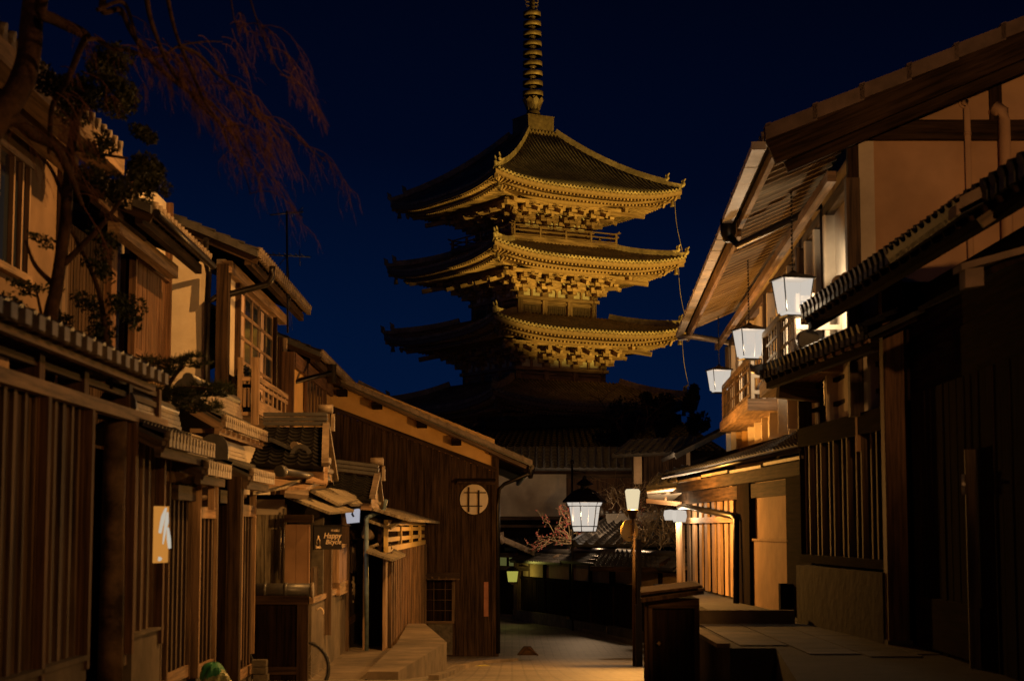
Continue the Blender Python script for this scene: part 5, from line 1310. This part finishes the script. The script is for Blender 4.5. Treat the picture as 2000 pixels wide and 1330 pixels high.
# roof plane: eave line at n=1.25
slope=(6.66-5.27)/(6.68-3.39)
def roofP(s,n,dz=0): return PU.P(s,n,ZE+(1.25-n)*slope+dz)
def roof_piece(s0,s1,n0,dz,name='roof'):
    mb=MB(); mb.tiles(roofP(s0,n0,dz),roofP(s1,n0,dz),roofP(s1,-5.5,dz),roofP(s0,-5.5,dz),.27,.28,.045,.06,.06); rf=mb.build(name,'tile_grey',LH)
    mb=MB(); n=round((s1-s0)/.27)
    mb.box(PU,s0,s1,n0-.03,n0-.0,ZE+dz-.13,ZE+dz-.06)
    for i in range(n): c=s0+(i+.5)*(s1-s0)/n; p=roofP(c,n0,dz); mb.tube([p-PU.n*.03+UP*.02,p+PU.n*.05],.055,.055,8); mb.box(PU,c-.02,c+.11,n0-.01,n0+.04,p.z-.12,p.z)
    mb.build('eave_tile','tile_edge',rf); return rf
rf=roof_piece(-.3,5.6,1.25,0)
roof_piece(5.6,LU,1.25,-.04)
# verge facing the camera: stepped tile edge and deep barge board
mb=MB(); k=11
for i in range(k):
    n0=1.27-i*.62; n1=n0-.68; p=roofP(-.42,n0,-.10); q=roofP(-.42,n1,-.13)
    mb.hexa(p,q-p,PU.a*.28,UP*.20); mb.hexa(p+UP*.17,(q-p)*.10,PU.a*.285,UP*.045)
mb.build('verge_tile','verge_clay',rf)
mb=MB(); mb.beam(roofP(-.34,1.20,-.28),roofP(-.34,-5.5,-.28),.09,.36); mb.beam(roofP(-.2,1.0,-.52),roofP(-.2,-5.5,-.52),.08,.20); mb.build('barge_board','wood_dark',rf)
# rafters and soffit
mb=MB(); n=int(LU/.48)
for i in range(n):
    s=.1+i*.48; mb.beam(roofP(s,1.10,-.225),roofP(s,-.1,-.225),.085,.07)
mb.build_each('rafter','wood_lit',LH)
mb=MB(); mb.slab(roofP(-.2,1.2,-.172),roofP(LU,1.2,-.172),roofP(LU,-.2,-.172),roofP(-.2,-.2,-.172),.015); mb.build('soffit','wood_black',LH)  # black soffit puts the dark gaps between lit rafters into colour
mb=MB(); mb.box(PU,-.2,5.5,1.10,1.17,ZE-.30,ZE-.10); mb.box(PU,5.7,LU,1.10,1.17,ZE-.40,ZE-.14); mb.build('fascia','wood_pale',LH)
# gutters
for a,b,dz in ((-.3,5.4,0),(5.7,LU+.1,-.05)):
    mb=MB(); mb.beam(PU.P(a,1.35,ZE-.16+dz),PU.P(b,1.35,ZE-.18+dz),.17,.09)
    for q in range(int((b-a)/1.2)): c=a+q*1.2; mb.beam(PU.P(c,1.35,ZE-.16+dz),PU.P(c+.03,1.35,ZE-.16+dz),.19,.11)
    mb.build('gutter','gutter_pale',LH)
mb=MB(); p=PU.P(5.5,1.33,ZE-.30); mb.lathe(p,[(.07,-.22),(.13,-.08),(.13,.16)],8)
f=W(1600,402,26.5); mb.tube([p+UP*-.1,p+V((.12,-.3,-.32)),f,f+V((.06,0,-.10)),f+V((.08,0,-3.0))],.06,.06,8); mb.build('downpipe','metal_dark',LH)
mb=MB(); e_=PU.P(LU,1.33,ZE-.3); mb.tube([e_,W(1352,657,44.5),W(1422,668,45.5),W(1428,676,45.5),W(1428,880,45.5),W(1415,896,45.3),W(1412,910,45.2),W(1395,922,44.6)],.075,.075,8); mb.build('downpipe','metal_pale',LH)
# gable wall facing the camera
f=facing(23.62); GX0=4.62
mb=MB(); poly=[(4.55,1.0),(11,1.0),(11,ZE+(11-3.39)*slope-.3),(4.55,ZE+(4.55-3.39)*slope-.3)]
mb.prism([f.P(x,0,z) for x,z in poly],V((0,.15,0))); mb.build('gable_wall','plaster_gable',LH)
def fr_rect(px0,py0,px1,py1,n0,n1,mb): s0,s1,z0,z1=rect(f,px0,py0,px1,py1); mb.box(f,s0,s1,n0,n1,z0,z1)
mb=MB(); fr_rect(1660,262,1692,700,0,.12,mb); mb.build('corner_post','wood_dark',LH)
mb=MB(); fr_rect(1692,237,1968,276,0,.09,mb); fr_rect(1932,135,1952,237,0,.085,mb); fr_rect(1968,237,2100,276,0,.09,mb); mb.build('gable_timber','wood_dark',LH)
mb=MB(); s=f.s(1906); mb.tube([f.P(s-.02,-.02,f.hit(1906,202)[1]),f.P(s-.01,.12,f.hit(1906,204)[1]),f.P(s,.12,f.hit(1906,215)[1]),f.P(s,.12,2.5)],.042,.042,10); z=f.hit(1906,268)[1]; mb.tube([f.P(s,.12,z),f.P(s,.12,z+.04)],.05,.05,10)
mb.tube([f.P(s,-.0,f.hit(0,202)[1]),f.P(s,.03,f.hit(0,202)[1])],.08,.08,12); mb.build('vent_pipe','plaster_gable',LH)
mb=MB(); s=f.s(1973); mb.tube([f.P(s-.06,.0,f.hit(0,222)[1]),f.P(s-.03,.14,f.hit(0,215)[1]),f.P(s+.02,.16,f.hit(0,222)[1]),f.P(s+.03,.16,f.hit(0,240)[1]),f.P(s+.03,.16,2.5)],.082,.082,10); mb.build('vent_pipe','plaster_gable',LH)
# balconies
def balcony(s0,s1,z0,z1,out=.62):
    mb=MB(); pit=.48
    mb.box(PU,s0,s1,out-.05,out+.05,z1-.07,z1+.02); mb.box(PU,s0,s1,out-.04,out+.04,z0+.05,z0+.12)
    for s in (s0,s1,(s0+s1)/2): mb.box(PU,s-.05,s+.05,out-.05,out+.05,z0-.1,z1)
    n=int((s1-s0)/pit)
    for i in range(n): c=s0+(i+.5)*(s1-s0)/n; mb.box(PU,c-.03,c+.03,out-.008,out+.008,z0+.1,z1-.05)
    for z in (z0+.35,z0+.62): mb.box(PU,s0,s1,out-.009,out+.012,z-.02,z+.02)
    b=mb.build('balcony_rail','wood_brown',LH); mb=MB()
    for n_ in [out*q/3 for q in range(4)]: mb.box(PU,s0-.10,s0-.06,n_-.03,n_+.03,z0+.0,z1+.05)
    for z in (z0+.12,z0+.42,z1-.02): mb.box(PU,s0-.11,s0-.055,0,out+.03,z-.035,z+.035)
    mb.build('balcony_end','plaster_white',LH)
    mb=MB(); mb.box(PU,s0-.1,s1+.1,.0,out+.10,z0-.22,z0); mb.build('balcony_floor','wood_pale',LH)
s_at=lambda d:(d-23.5)/22.5*LU
balcony(s_at(33),s_at(40.3),2.36,3.16); balcony(s_at(25.5),s_at(30.4),2.42,3.28)
# upright fin boards below the balcony
fins=[(1563,757,1),(1530,762,1),(1516,790,0),(1500,775,0),(1480,790,0),(1468,800,2),(1457,805,2),(1446,818,2),(1436,822,0)]
mb=MB(); m2=MB()
for i in range(10):
    s=s_at(30.4+i*1.6); (m2 if i in (6,7,8) else mb).box(PU,s-.03,s+.03,.0,.26,1.66,2.34)
    mb.box(PU,s-.029,s+.029,.0,.12,1.45,1.68)
mb.build_each('fin_board','plaster_white',LH); m2.build_each('fin_board','plaster_yellow',LH)
# pent roof
PG=Fr((4.60,28.6),(4.02,44)); 
if PG.n.x>0: PG.n=-PG.n
E0=V((4.46,27.4,1.27)); E1=V((3.50,43.2,1.22)); U0=PU.P(s_at(27.4),.0,1.62); U1=PU.P(s_at(43.2),-.1,1.75)
mb=MB(); mb.tiles(E0,E1,U1,U0,.27,.24,.05,.06,.04); pr=mb.build('pent_roof','tile_dark',LH)
mb=MB(); mb.tube([E0+V((-.07,0,-.08)),E1+V((-.07,0,-.08))],.035,.035,8); mb.build('gutter','metal_dark',pr)
mb=MB(); d=(E1-E0)
for i in range(5): a=E0+d*(i/5); b=E0+d*((i+.93)/5); mb.beam(a+V((-.02,0,-.20-.025*(i%2))),b+V((-.02,0,-.20-.02*(i%2))),.03,.05)
mb.build_each('fascia_board','tile_edge',pr)
mb=MB(); mb.beam(E0+V((.1,0,-.34)),E1+V((.1,0,-.34)),.08,.22); mb.beam(E0+V((.32,0,-.60)),E1+V((.42,0,-.55)),.12,.26); mb.build('beam','wood_dark',pr)
mb=MB(); mb.beam(E1+V((-.05,-.15,-.15)),E1+V((.05,-.1,-.55)),.22,.3); mb.beam(E1+V((-.05,.0,-.35)),E1+V((.1,.0,-.75)),.14,.2); mb.build('bracket','wood_black',pr)
# ground floor
zt=1.0
PG=Fr((4.66,28.6),(4.10,44)); 
if PG.n.x>0: PG.n=-PG.n
a,b=PG.s(1545),PG.s(1476)
mb=MB(); s0,s1=sorted((a,b)); mb.box(PG,s0,s1,-.2,0,-.22,zt); mb.build('plaster_panel','plaster_brown',LH)
mb=MB(); mb.box(PG,s0-.1,s1,-.2,.05,ZT,-.20); mb.box(PG,s0-.1,s1,-.2,.08,-.24,-.20); mb.build('plaster_base','plaster_brown',LH)
mb=MB(); mb.box(PG,-1.4,s0,-.2,.08,ZT,zt); mb.box(PG,s1,PG.s(1452),-.2,.12,ZT,zt); mb.box(PG,-1,PG.len,-.1,.12,.82,1.0); mb.build_each('timber','wood_black',LH)
s0,s1=PG.s(1448),PG.s(1338)
mb=MB(); mb.box(PG,s0,s1+.6,-.2,-.12,ZT,zt); mb.box(PG,-1.2,PG.len,-.45,-.3,ZT,1.62); mb.build('back_wall','wood_black',LH)
mb=MB(); s=s0; i=0
while s<s1+.4:
    mb.box(PG,s,s+.42,-.03,.01+.02*(i%2),ZT+.05,.82); s+=.80+.25*((s-s0)/6); i+=1
mb.build_each('slat','wood_pale',LH)
mb=MB(); mb.box(PG,s0,s1,-.06,.10,.10,.22); mb.build('rail','wood_pale',LH)
mb=MB(); mb.tube([W(1326,990,40.8),W(1335,988,40.4),W(1432,1008,34.3),W(1438,1014,34.2),W(1438,1188,34.1)],.06,.06,8); mb.build('downpipe','metal_dark',LH)
mb=MB(); mb.wbox(PG.P(0,0,0).x-.1,6.5,27.5,28.0,ZT,1.2); mb.build('cross_wall','wood_black',LH)
mb=MB(); mb.hexa(W(1525,1215,29.3)+V((0,0,-.1)),V((.28,0,0)),V((0,.2,0)),V((0,0,.72))); mb.build('meter_box','wood_black',LH)
# lanterns
def lantern(px,py0,py1,d,label,first=[None]):
    zt,zb=Z(py0,d),Z(py1,d); xc=X(px,d); h=zt-zb; c=V((xc,d,zb))
    if first[0] is None:
        t=thing('hanging_lantern',label,'lantern',c,'white square lanterns hanging from the eave')
        w_=.235
        mb=MB(); rot=R(45)+.25
        mb.lathe(c,[(w_*1.0,.10*h),(w_*1.32,h*.97),(0,h*.98)],4,rot,False); mb.lathe(c,[(w_*.72,0),(w_*.85,.09*h)],4,rot,False); mb.build('lantern_glass','glass_white',t)
        mb=MB(); mb.lathe(c,[(w_*1.55,h*.97),(w_*1.5,h*1.02),(w_*.3,h*1.16),(.03,h*1.22),(0,h*1.25)],4,rot,False)
        for j in range(4):
            a_=rot+j*R(90); dd=V((math.cos(a_),math.sin(a_),0)); mb.beam(c+dd*w_*1.0+UP*.1*h,c+dd*w_*1.34+UP*h*.97,.014,.014)
        mb.lathe(c,[(w_*.85,-.02*h),(w_*.95,.0),(w_*.95,.015*h),(0,.02*h)],4,rot,False)  # opaque base plate added to keep lantern light off the terrace
        mb.build('lantern_cap','metal_dark',t)
        mb=MB(); z0=h*1.22; q=c+UP*z0
        while q.z<zk+.1-0: mb.tube([q,q+UP*.045],.012,.012,5); mb.tube([q+UP*.02+V((-.018,0,0)),q+UP*.05+V((.018,0,0))],.006,.006,4); q=q+UP*.06
        mb.build('chain','metal_dark',t); first[0]=t
    else:
        src=first[0]; t=src.copy(); SC.collection.objects.link(t); t.location=c; t['label']=label
        for ch in list(src.children):
            k=ch.copy(); SC.collection.objects.link(k); k.parent=t
    lamp('lantern_light','POINT',c+UP*h*.32,260,(1,.74,.45),.07)
lantern(1556,545,618,25,'nearest of the three square white lanterns, partly hidden by the dark roof')
lantern(1468,636,702,31.5,'middle square white lantern hanging over the tiled wall end')
lantern(1408,717,767,41.5,'farthest square white lantern against the night sky, by the balcony end')
# ---------------- dark building right foreground ----------------
DB=thing('dark_board_house','nearly black boarded house with a heavy lit timber post, right foreground','house',V((4.9,18,ZT)))
PD=Fr((4.55,12),(4.80,22.0)); 
if PD.n.x>0: PD.n=-PD.n
mb=MB(); boards(mb,PD,0,PD.s(1775),-.1,ZT,1.6,.32,.02,.02,.04); mb.build('board_wall','wood_black',DB)
mb=MB(); mb.box(PD,-2,PD.len+6,-.4,-.2,ZT,2.2); mb.build('back_wall','wood_black',DB)
f=facing(22.0); mb=MB(); s0,s1,z0,z1=rect(f,1737,742,1766,1276); mb.box(f,s0,s1,-.22,0,ZT,z1+1.6); mb.build('corner_post','wood_red',DB)
mb=MB(); mb.box(f,s0-.02,s1+.03,-.25,.03,ZT,ZT+.06); mb.build('post_shoe','stone',DB)
mb=MB(); s=PD.s(1897); mb.box(PD,s-.015,s+.02,-.06,.05,ZT+.0,.8); mb.build('door_stile','wood_brown',DB)
s=PD.s(1897); mb=MB(); mb.tube([PD.P(s,.06,Z(945,18.3)),PD.P(s-.15,.10,Z(945,18.3))],.02,.02,6); mb.tube([PD.P(s,.07,Z(925,18.3)),PD.P(s,.07,Z(965,18.3))],.02,.02,6); mb.build('door_handle','metal_pale',DB)
mb=MB(); mb.box(PD,PD.s(1890),PD.s(1782),-.1,-.02,ZT+.05,ZT+.62); mb.build('door_kick_panel','wood_black',DB)
PL=Fr((4.74,22.2),(4.50,27.5)); 
if PL.n.x>0: PL.n=-PL.n
mb=MB(); boards(mb,PL,0,PL.len,-.2,ZT,2.5,.4); mb.build('back_board','wood_black',DB)
zt,zb=Z(855,24.5),-.40
mb=MB(); n=13
for i in range(n):
    c=PL.len*(i+.5)/n
    mb.box(PL,c-.035,c+.035,-.05,.05+.03*(i%2),zb,zt)
mb.build('lattice_bar_row','wood_brown',DB)
mb=MB(); mb.box(PL,0,PL.len,-.08,.12,zb-.12,zb); mb.box(PL,0,PL.len,-.08,.12,zt,zt+.28); mb.box(PL,PL.len-.05,PL.len,-.1,.10,zb,2.2)
for z in (1.75,2.1): mb.box(PL,0,PL.len,-.18,-.10,z,z+.06)
mb.build('lattice_frame','wood_black',DB)
sb=Fr((4.58,22.2),(4.28,27.2)); 
if sb.n.x>0: sb.n=-sb.n
mb=MB(); mb.box(sb,0,sb.len,-.3,.0,ZT-.2,-.56); mb.box(sb,-.0,.35,-.3,.03,ZT-.2,-.55); o=mb.build('stone_base_wall','stone_block'); tag(o,'cracked dark stone block wall under the black lattice','stone wall')
# roofs over it
def pent(label,x0,d0,x1,d1,z,zu,back,m='tile_black',tw=.27):
    A=V((x0,d0,z)); B=V((x1,d1,z)); C=V((x1+back,d1,zu)); Dd=V((x0+back,d0,zu))
    t=thing('tiled_eave',label,'roof',A.lerp(B,.5),'black tiled eaves on the right')
    mb=MB(); mb.tiles(A,B,C,Dd,tw,.25,.06,.07,.06,7); mb.build('tile_slope',m,t)
    mb=MB(); n=round((B-A).length/tw); d=(B-A)/n
    for i in range(n): p=A+d*(i+.5); mb.tube([p+V((.05,0,.03)),p+V((-.05,0,-.0))],.068,.068,8); mb.hexa(p+V((-.03,-.05,-.13)),V((.04,0,0)),d*.6,V((0,0,.12)))
    mb.hexa(A+V((.0,0,-.13)),V((.03,0,0)),B-A,V((0,0,.05)))
    mb.build('eave_tile','tile_black',t)
    mb=MB(); mb.beam(A+V((.12,0,-.20)),B+V((.12,0,-.20)),.10,.14)
    n=int((B-A).length/.45)
    for i in range(n): p=A.lerp(B,(i+.5)/n); mb.beam(p+V((.0,0,-.16)),p+V((back*.9,0,(zu-z)*.9-.16)),.06,.09)
    mb.build('rafter_row','wood_black',t)
    return t,A,B,C,Dd
t,A,B,C,Dd=pent('long black tiled eave nearest the camera, cutting across the near lantern',4.22,13.2,4.02,24.6,2.98,3.35,.9)
mb=MB(); c=B+V((.55,-1.3,.25))
for k,(r_,dx) in enumerate(((.17,0),(.13,-.16),(.10,-.28))): mb.tube([c+V((dx,-.04,-.02*k)),c+V((dx,.05,-.02*k))],r_,r_,12)
mb.build('ridge_ornament','tile_edge',t)
t,A,B,C,Dd=pent('lower black tiled eave over the lattice, with a curled end tile',4.22,21.3,3.80,27.2,2.37,2.72,.75)
mb=MB(); c=B+V((.35,-2.2,.16)); mb.tube([c+V((0,-.1,.08)),c+V((0,.15,.10))],.15,.15,12); mb.build('ridge_ornament','tile_dark',t); mb=MB(); mb.tube([B+V((.0,-.2,.0)),B+V((-.10,.1,.03)),B+V((-.12,.25,.10))],.10,.03,7); mb.build('ridge_ornament','tile_dark',t)
mb=MB(); mb.beam(A+V((.05,0,-.15)),B.lerp(A,.55)+V((.05,0,-.16)),.03,.04); mb.build('eave_edge_board','wood_pale',t)
mb=MB(); mb.beam(V((4.05,27.2,2.1)),V((4.95,27.3,2.0)),.18,.28); mb.build('beam_end','wood_brown',t)
t=thing('verge_roof','short roof slope with a pale stepped verge at the far right edge','roof',W(1900,400,15.5))
a=W(1868,408,15.6); b=W(2080,300,15.6); mb=MB()
for i in range(4):
    p=a.lerp(b,i/4); q=a.lerp(b,(i+1)/4+.01); mb.hexa(p+V((0,0,-.06)),q-p,V((0,.3,0)),V((0,0,.15))); mb.hexa(p+UP*.05,(q-p)*.12,V((0,.32,0)),V((0,0,.07)))
mb.build('verge_tile','verge_clay',t); mb=MB(); mb.tiles(a+UP*.04,a+V((0,3,.04)),b+V((0,3,.04)),b+UP*.04,.27,.25,.05,.05,.05); mb.build('tile_slope','tile_black',t)
mb=MB(); mb.beam(a+V((.22,.05,-.12)),b+V((0,.05,-.12)),.05,.10); mb.build('barge_board','wood_brown',t)
t=thing('verge_roof','small lower roof corner with a broken pale edge under the right verge','roof',W(1900,540,15.2))
a=W(1878,528,15.2); b=W(2060,478,15.2); mb=MB(); mb.hexa(a,b-a,V((0,.3,0)),V((0,0,.06))); mb.hexa(a+V((.03,0,-.15)),V((.16,0,.02)),V((0,.2,0)),V((0,0,.16))); mb.build('verge_tile','verge_clay',t)
mb=MB(); mb.slab(a+V((.3,.2,.05)),a+V((.3,3,.05)),b+V((0,3,.05)),b+V((0,.2,.05)),.05); mb.build('tile_slope','wood_black',t)
# wall above dark building (fills between roofs)
mb=MB(); mb.wbox(4.95,9,14,23.3,1.5,2.9); mb.build('upper_wall','wood_black',DB)
mb=MB(); mb.wbox(4.95,9,23.3,23.5,1.2,3.2); mb.build('end_wall','wood_black',DB)
# ---------------- wooden cabinet by the lamp ----------------
cb=thing('wooden_cabinet','dark wooden cabinet with a sloping plank lid at the terrace corner','cabinet',V((X(1310,22.6),22.6,gz(22.6))))
x0,x1=X(1258,22.6),X(1368,22.6); z1=Z(1168,22.6); zb=gz(22.6)-.1
x1=X(1362,22.6)
mb=MB(); mb.wbox(x0+.05,x1,22.62,23.5,zb,z1+.0); mb.build('cabinet_body','wood_black',cb)
mb=MB(); 
for k in range(4): mb.wbox(x0+.0+.03*k*.5,x0+.06,22.60+.18*k,22.66+.18*k,zb,z1)
for a_ in (x0+.04,): mb.wbox(a_,a_+.05,22.56,22.62,zb,z1); mb.wbox(x1-.05,x1+.01,22.56,22.62,zb,z1)
mb.wbox(x0+.04,x1,22.55,22.60,z1-.12,z1); mb.build('cabinet_frame','wood_dark',cb)
mb=MB(); a=W(1250,1152,22.4); 
mb.slab(W(1252,1168,22.3),W(1374,1152,22.3),W(1352,1138,23.5),W(1250,1152,23.5),.05)
mb.slab(W(1252,1160,22.34)+UP*.02,W(1372,1146,22.34)+UP*.02,W(1351,1134,23.45),W(1251,1146,23.45),.03); mb.build('lid','wood_dark',cb)
mb=MB(); mb.slab(W(1364,1150,22.25),W(1376,1148,22.25),W(1358,1133,23.5),W(1349,1134,23.5),.03); mb.build('lid_batten','wood_brown',cb)
mb=MB(); mb.lathe(W(1287,1256,22.55),[(0,-.03),(.03,0),(0,.03)],8); mb.build('knob','bronze',cb)
# ---------------- foreground trees, upper left ----------------
rr=random.Random(35)
ch=thing('weeping_cherry','bare weeping cherry tree with a thick bent trunk and hanging twigs, top left','tree',V((-3.75,12.4,-1.6)))
d=12.2
mb=MB()
def path(pts,dd=d): return bez([W(x,y,dd+(q*.15)) for q,(x,y) in enumerate(pts)],6)
mb.tube(path([(-90,420),(-40,290),(0,225),(38,170),(56,110),(62,40),(72,-60),(90,-180)]),.115,.072,10)
mb.tube([V((-4.1,12.2,-1.5)),W(-140,700,12.1),W(-95,430,12.2)],.17,.12,10)
mb.build('trunk','bark',ch)
mb=MB()
br=[([(-20,250),(30,235),(62,262),(110,290),(140,350),(160,400)],.06,.02),([(95,-60),(80,20),(105,38),(155,62),(170,72)],.05,.035),([(170,70),(155,100),(135,150),(122,175),(103,205),(98,250),(96,300)],.030,.016),
    ([(165,78),(190,78),(220,96),(255,100),(290,112),(320,108),(350,90),(400,82),(434,82)],.020,.005),
    ([(215,-60),(200,20),(235,20),(255,60),(290,110),(330,150),(370,180),(410,200),(450,240),(480,250)],.028,.006),
    ([(280,-60),(290,20),(305,70),(330,130),(360,170),(395,210),(440,250),(480,290),(500,340)],.022,.004),
    ([(320,-60),(330,10),(345,70),(370,130),(400,200),(430,240),(450,290),(475,330),(490,380)],.018,.004),
    ([(350,90),(385,105),(420,140),(455,170),(475,200),(500,228),(520,228),(580,270),(636,316)],.014,.004),
    ([(190,20),(240,5),(262,60),(270,90),(300,110)],.018,.008),([(480,-30),(500,35),(515,75),(540,130),(566,158)],.007,.003),([(450,-10),(458,40),(470,60)],.006,.003)]
tips=[]
for p,a,b in br: q=path(p,d+.2); mb.tube(q,a,b,6,False); tips+=q[len(q)//4:]
mb.build('branches','bark',ch)
mb=MB()
def twig(p,d0,L,r,depth):
    pts=[p]; q=p; dd=d0.normalized(); sway=rr.uniform(.15,.55)
    for i in range(7):
        dd=(dd*.8+V((rr.gauss(.05,.11)+sway*.10,rr.gauss(0,.10),-.34+rr.gauss(0,.06)))).normalized(); q=q+dd*L/7; pts.append(q)
    mb.tube(pts,r,r*.4,4,False)
    if depth>0:
        for i in range(rr.randint(3,6)): k=rr.randint(1,6); twig(pts[k],dd+V((rr.gauss(0,.8),rr.gauss(0,.5),rr.gauss(.3,.4))),L*rr.uniform(.25,.5),r*.6,depth-1)
for i in range(110):
    p=rr.choice(tips)+V((rr.gauss(0,.03),rr.gauss(0,.1),0)); twig(p,V((rr.uniform(.0,1.1),rr.uniform(-.4,.4),rr.uniform(-.3,.4))),rr.uniform(.25,.68),.0040,2)
mb.build('hanging_twigs','twig_bark',ch)
# evergreen shrub
def shrub(name,label,base,blobs,d,n,size,m,seed,shape='leaf',stems=()):
    rr=random.Random(seed); t=thing(name,label,'tree',base)
    mb=MB()
    for p,a,b in stems: mb.tube(bez([W(x,y,d) for x,y in p],5),a,b,7)
    mb.build('trunk','bark',t)
    mb=MB()
    for (px,py,rx,ry) in blobs:
        c=W(px,py,d+rr.uniform(-.3,.3)); k=d/F; area=rx*ry
        for j in range(5):
            q=c+V((rr.uniform(-.6,.6)*rx*k,rr.uniform(-.3,.3),rr.uniform(-.6,.6)*ry*k)); leaves(mb,q,(rx*k*.5,.28,ry*k*.5),int(n*area/5000/5*4),size,rr,shape=shape)
    mb.build('crown',m,t)
blobs=[(215,130,55,40),(165,165,60,35),(120,185,40,35),(250,190,40,35),(200,200,50,30),(100,155,30,20),(140,220,35,30),(270,320,60,45),(300,350,40,30),(240,370,45,35),(200,300,30,30),(290,280,30,25),(180,340,30,25)]
shrub('evergreen_tree','leafy evergreen tree in front of the upper left houses',V((-3.75,14.3,-1.6)),blobs,14.3,620,.052,'leaf_green',8,
  stems=[([(90,900),(95,650),(110,560),(128,430),(135,320),(150,230),(170,170)],.07,.03),([(120,520),(170,470),(215,420),(250,370)],.03,.015),([(130,400),(100,330),(70,300)],.02,.01),([(110,560),(70,520),(50,470)],.025,.01),([(140,290),(190,300),(250,310)],.02,.01)])
blobs=[(40,640,60,30),(110,620,35,25),(90,470,35,12),(120,690,40,40),(215,640,45,40),(235,590,30,40),(200,540,30,30),(250,610,25,40),(215,480,30,30),(180,600,30,30),(60,560,50,14),(30,600,30,25)]
shrub('garden_shrub','sparse garden shrub rising above the near fence coping',V((-3.9,15.2,-1.6)),blobs,15.2,380,.05,'needle_green',18,stems=[([(215,760),(205,640),(190,560),(150,470),(120,420)],.03,.012),([(80,760),(85,650),(70,560)],.025,.01)])
# pine over the gate
t=thing('pine_tree','dark pine with flat needle pads reaching over the small gate roofs','tree',V((X(300,19.0)-.1,19.0,-1.6)))
mb=MB(); mb.tube(bez([W(270,1000,19.2),W(290,850,19),W(310,790,18.9),(W(350,760,18.8)),W(415,760,18.7)],5),.06,.02,7); mb.tube(bez([W(300,800,19),W(340,735,18.9),W(360,715,18.8)],5),.03,.015,6); mb.build('trunk','bark',t)
mb=MB(); rr=random.Random(14)
for (px,py,rx,ry) in ((325,715,45,14),(365,708,40,12),(310,735,30,12),(395,762,42,12),(425,765,30,12),(350,770,30,10),(395,795,35,12),(300,765,30,14),(330,790,30,12)):
    for j in range(34):
        c=W(px+rr.uniform(-1,1)*rx,py+rr.uniform(-1,1)*ry,18.8+rr.uniform(-.25,.25))
        for q in range(16):
            dd=V((rr.gauss(0,1),rr.gauss(0,1),abs(rr.gauss(0,.9)))).normalized(); s=rr.uniform(.05,.10); tt=dd.cross(V((0,1,.1))).normalized()*.0035
            mb.quad(c-tt,c+tt,c+dd*s+tt*.4,c+dd*s-tt*.4)
mb.build('needle_pads','needle_green',t)
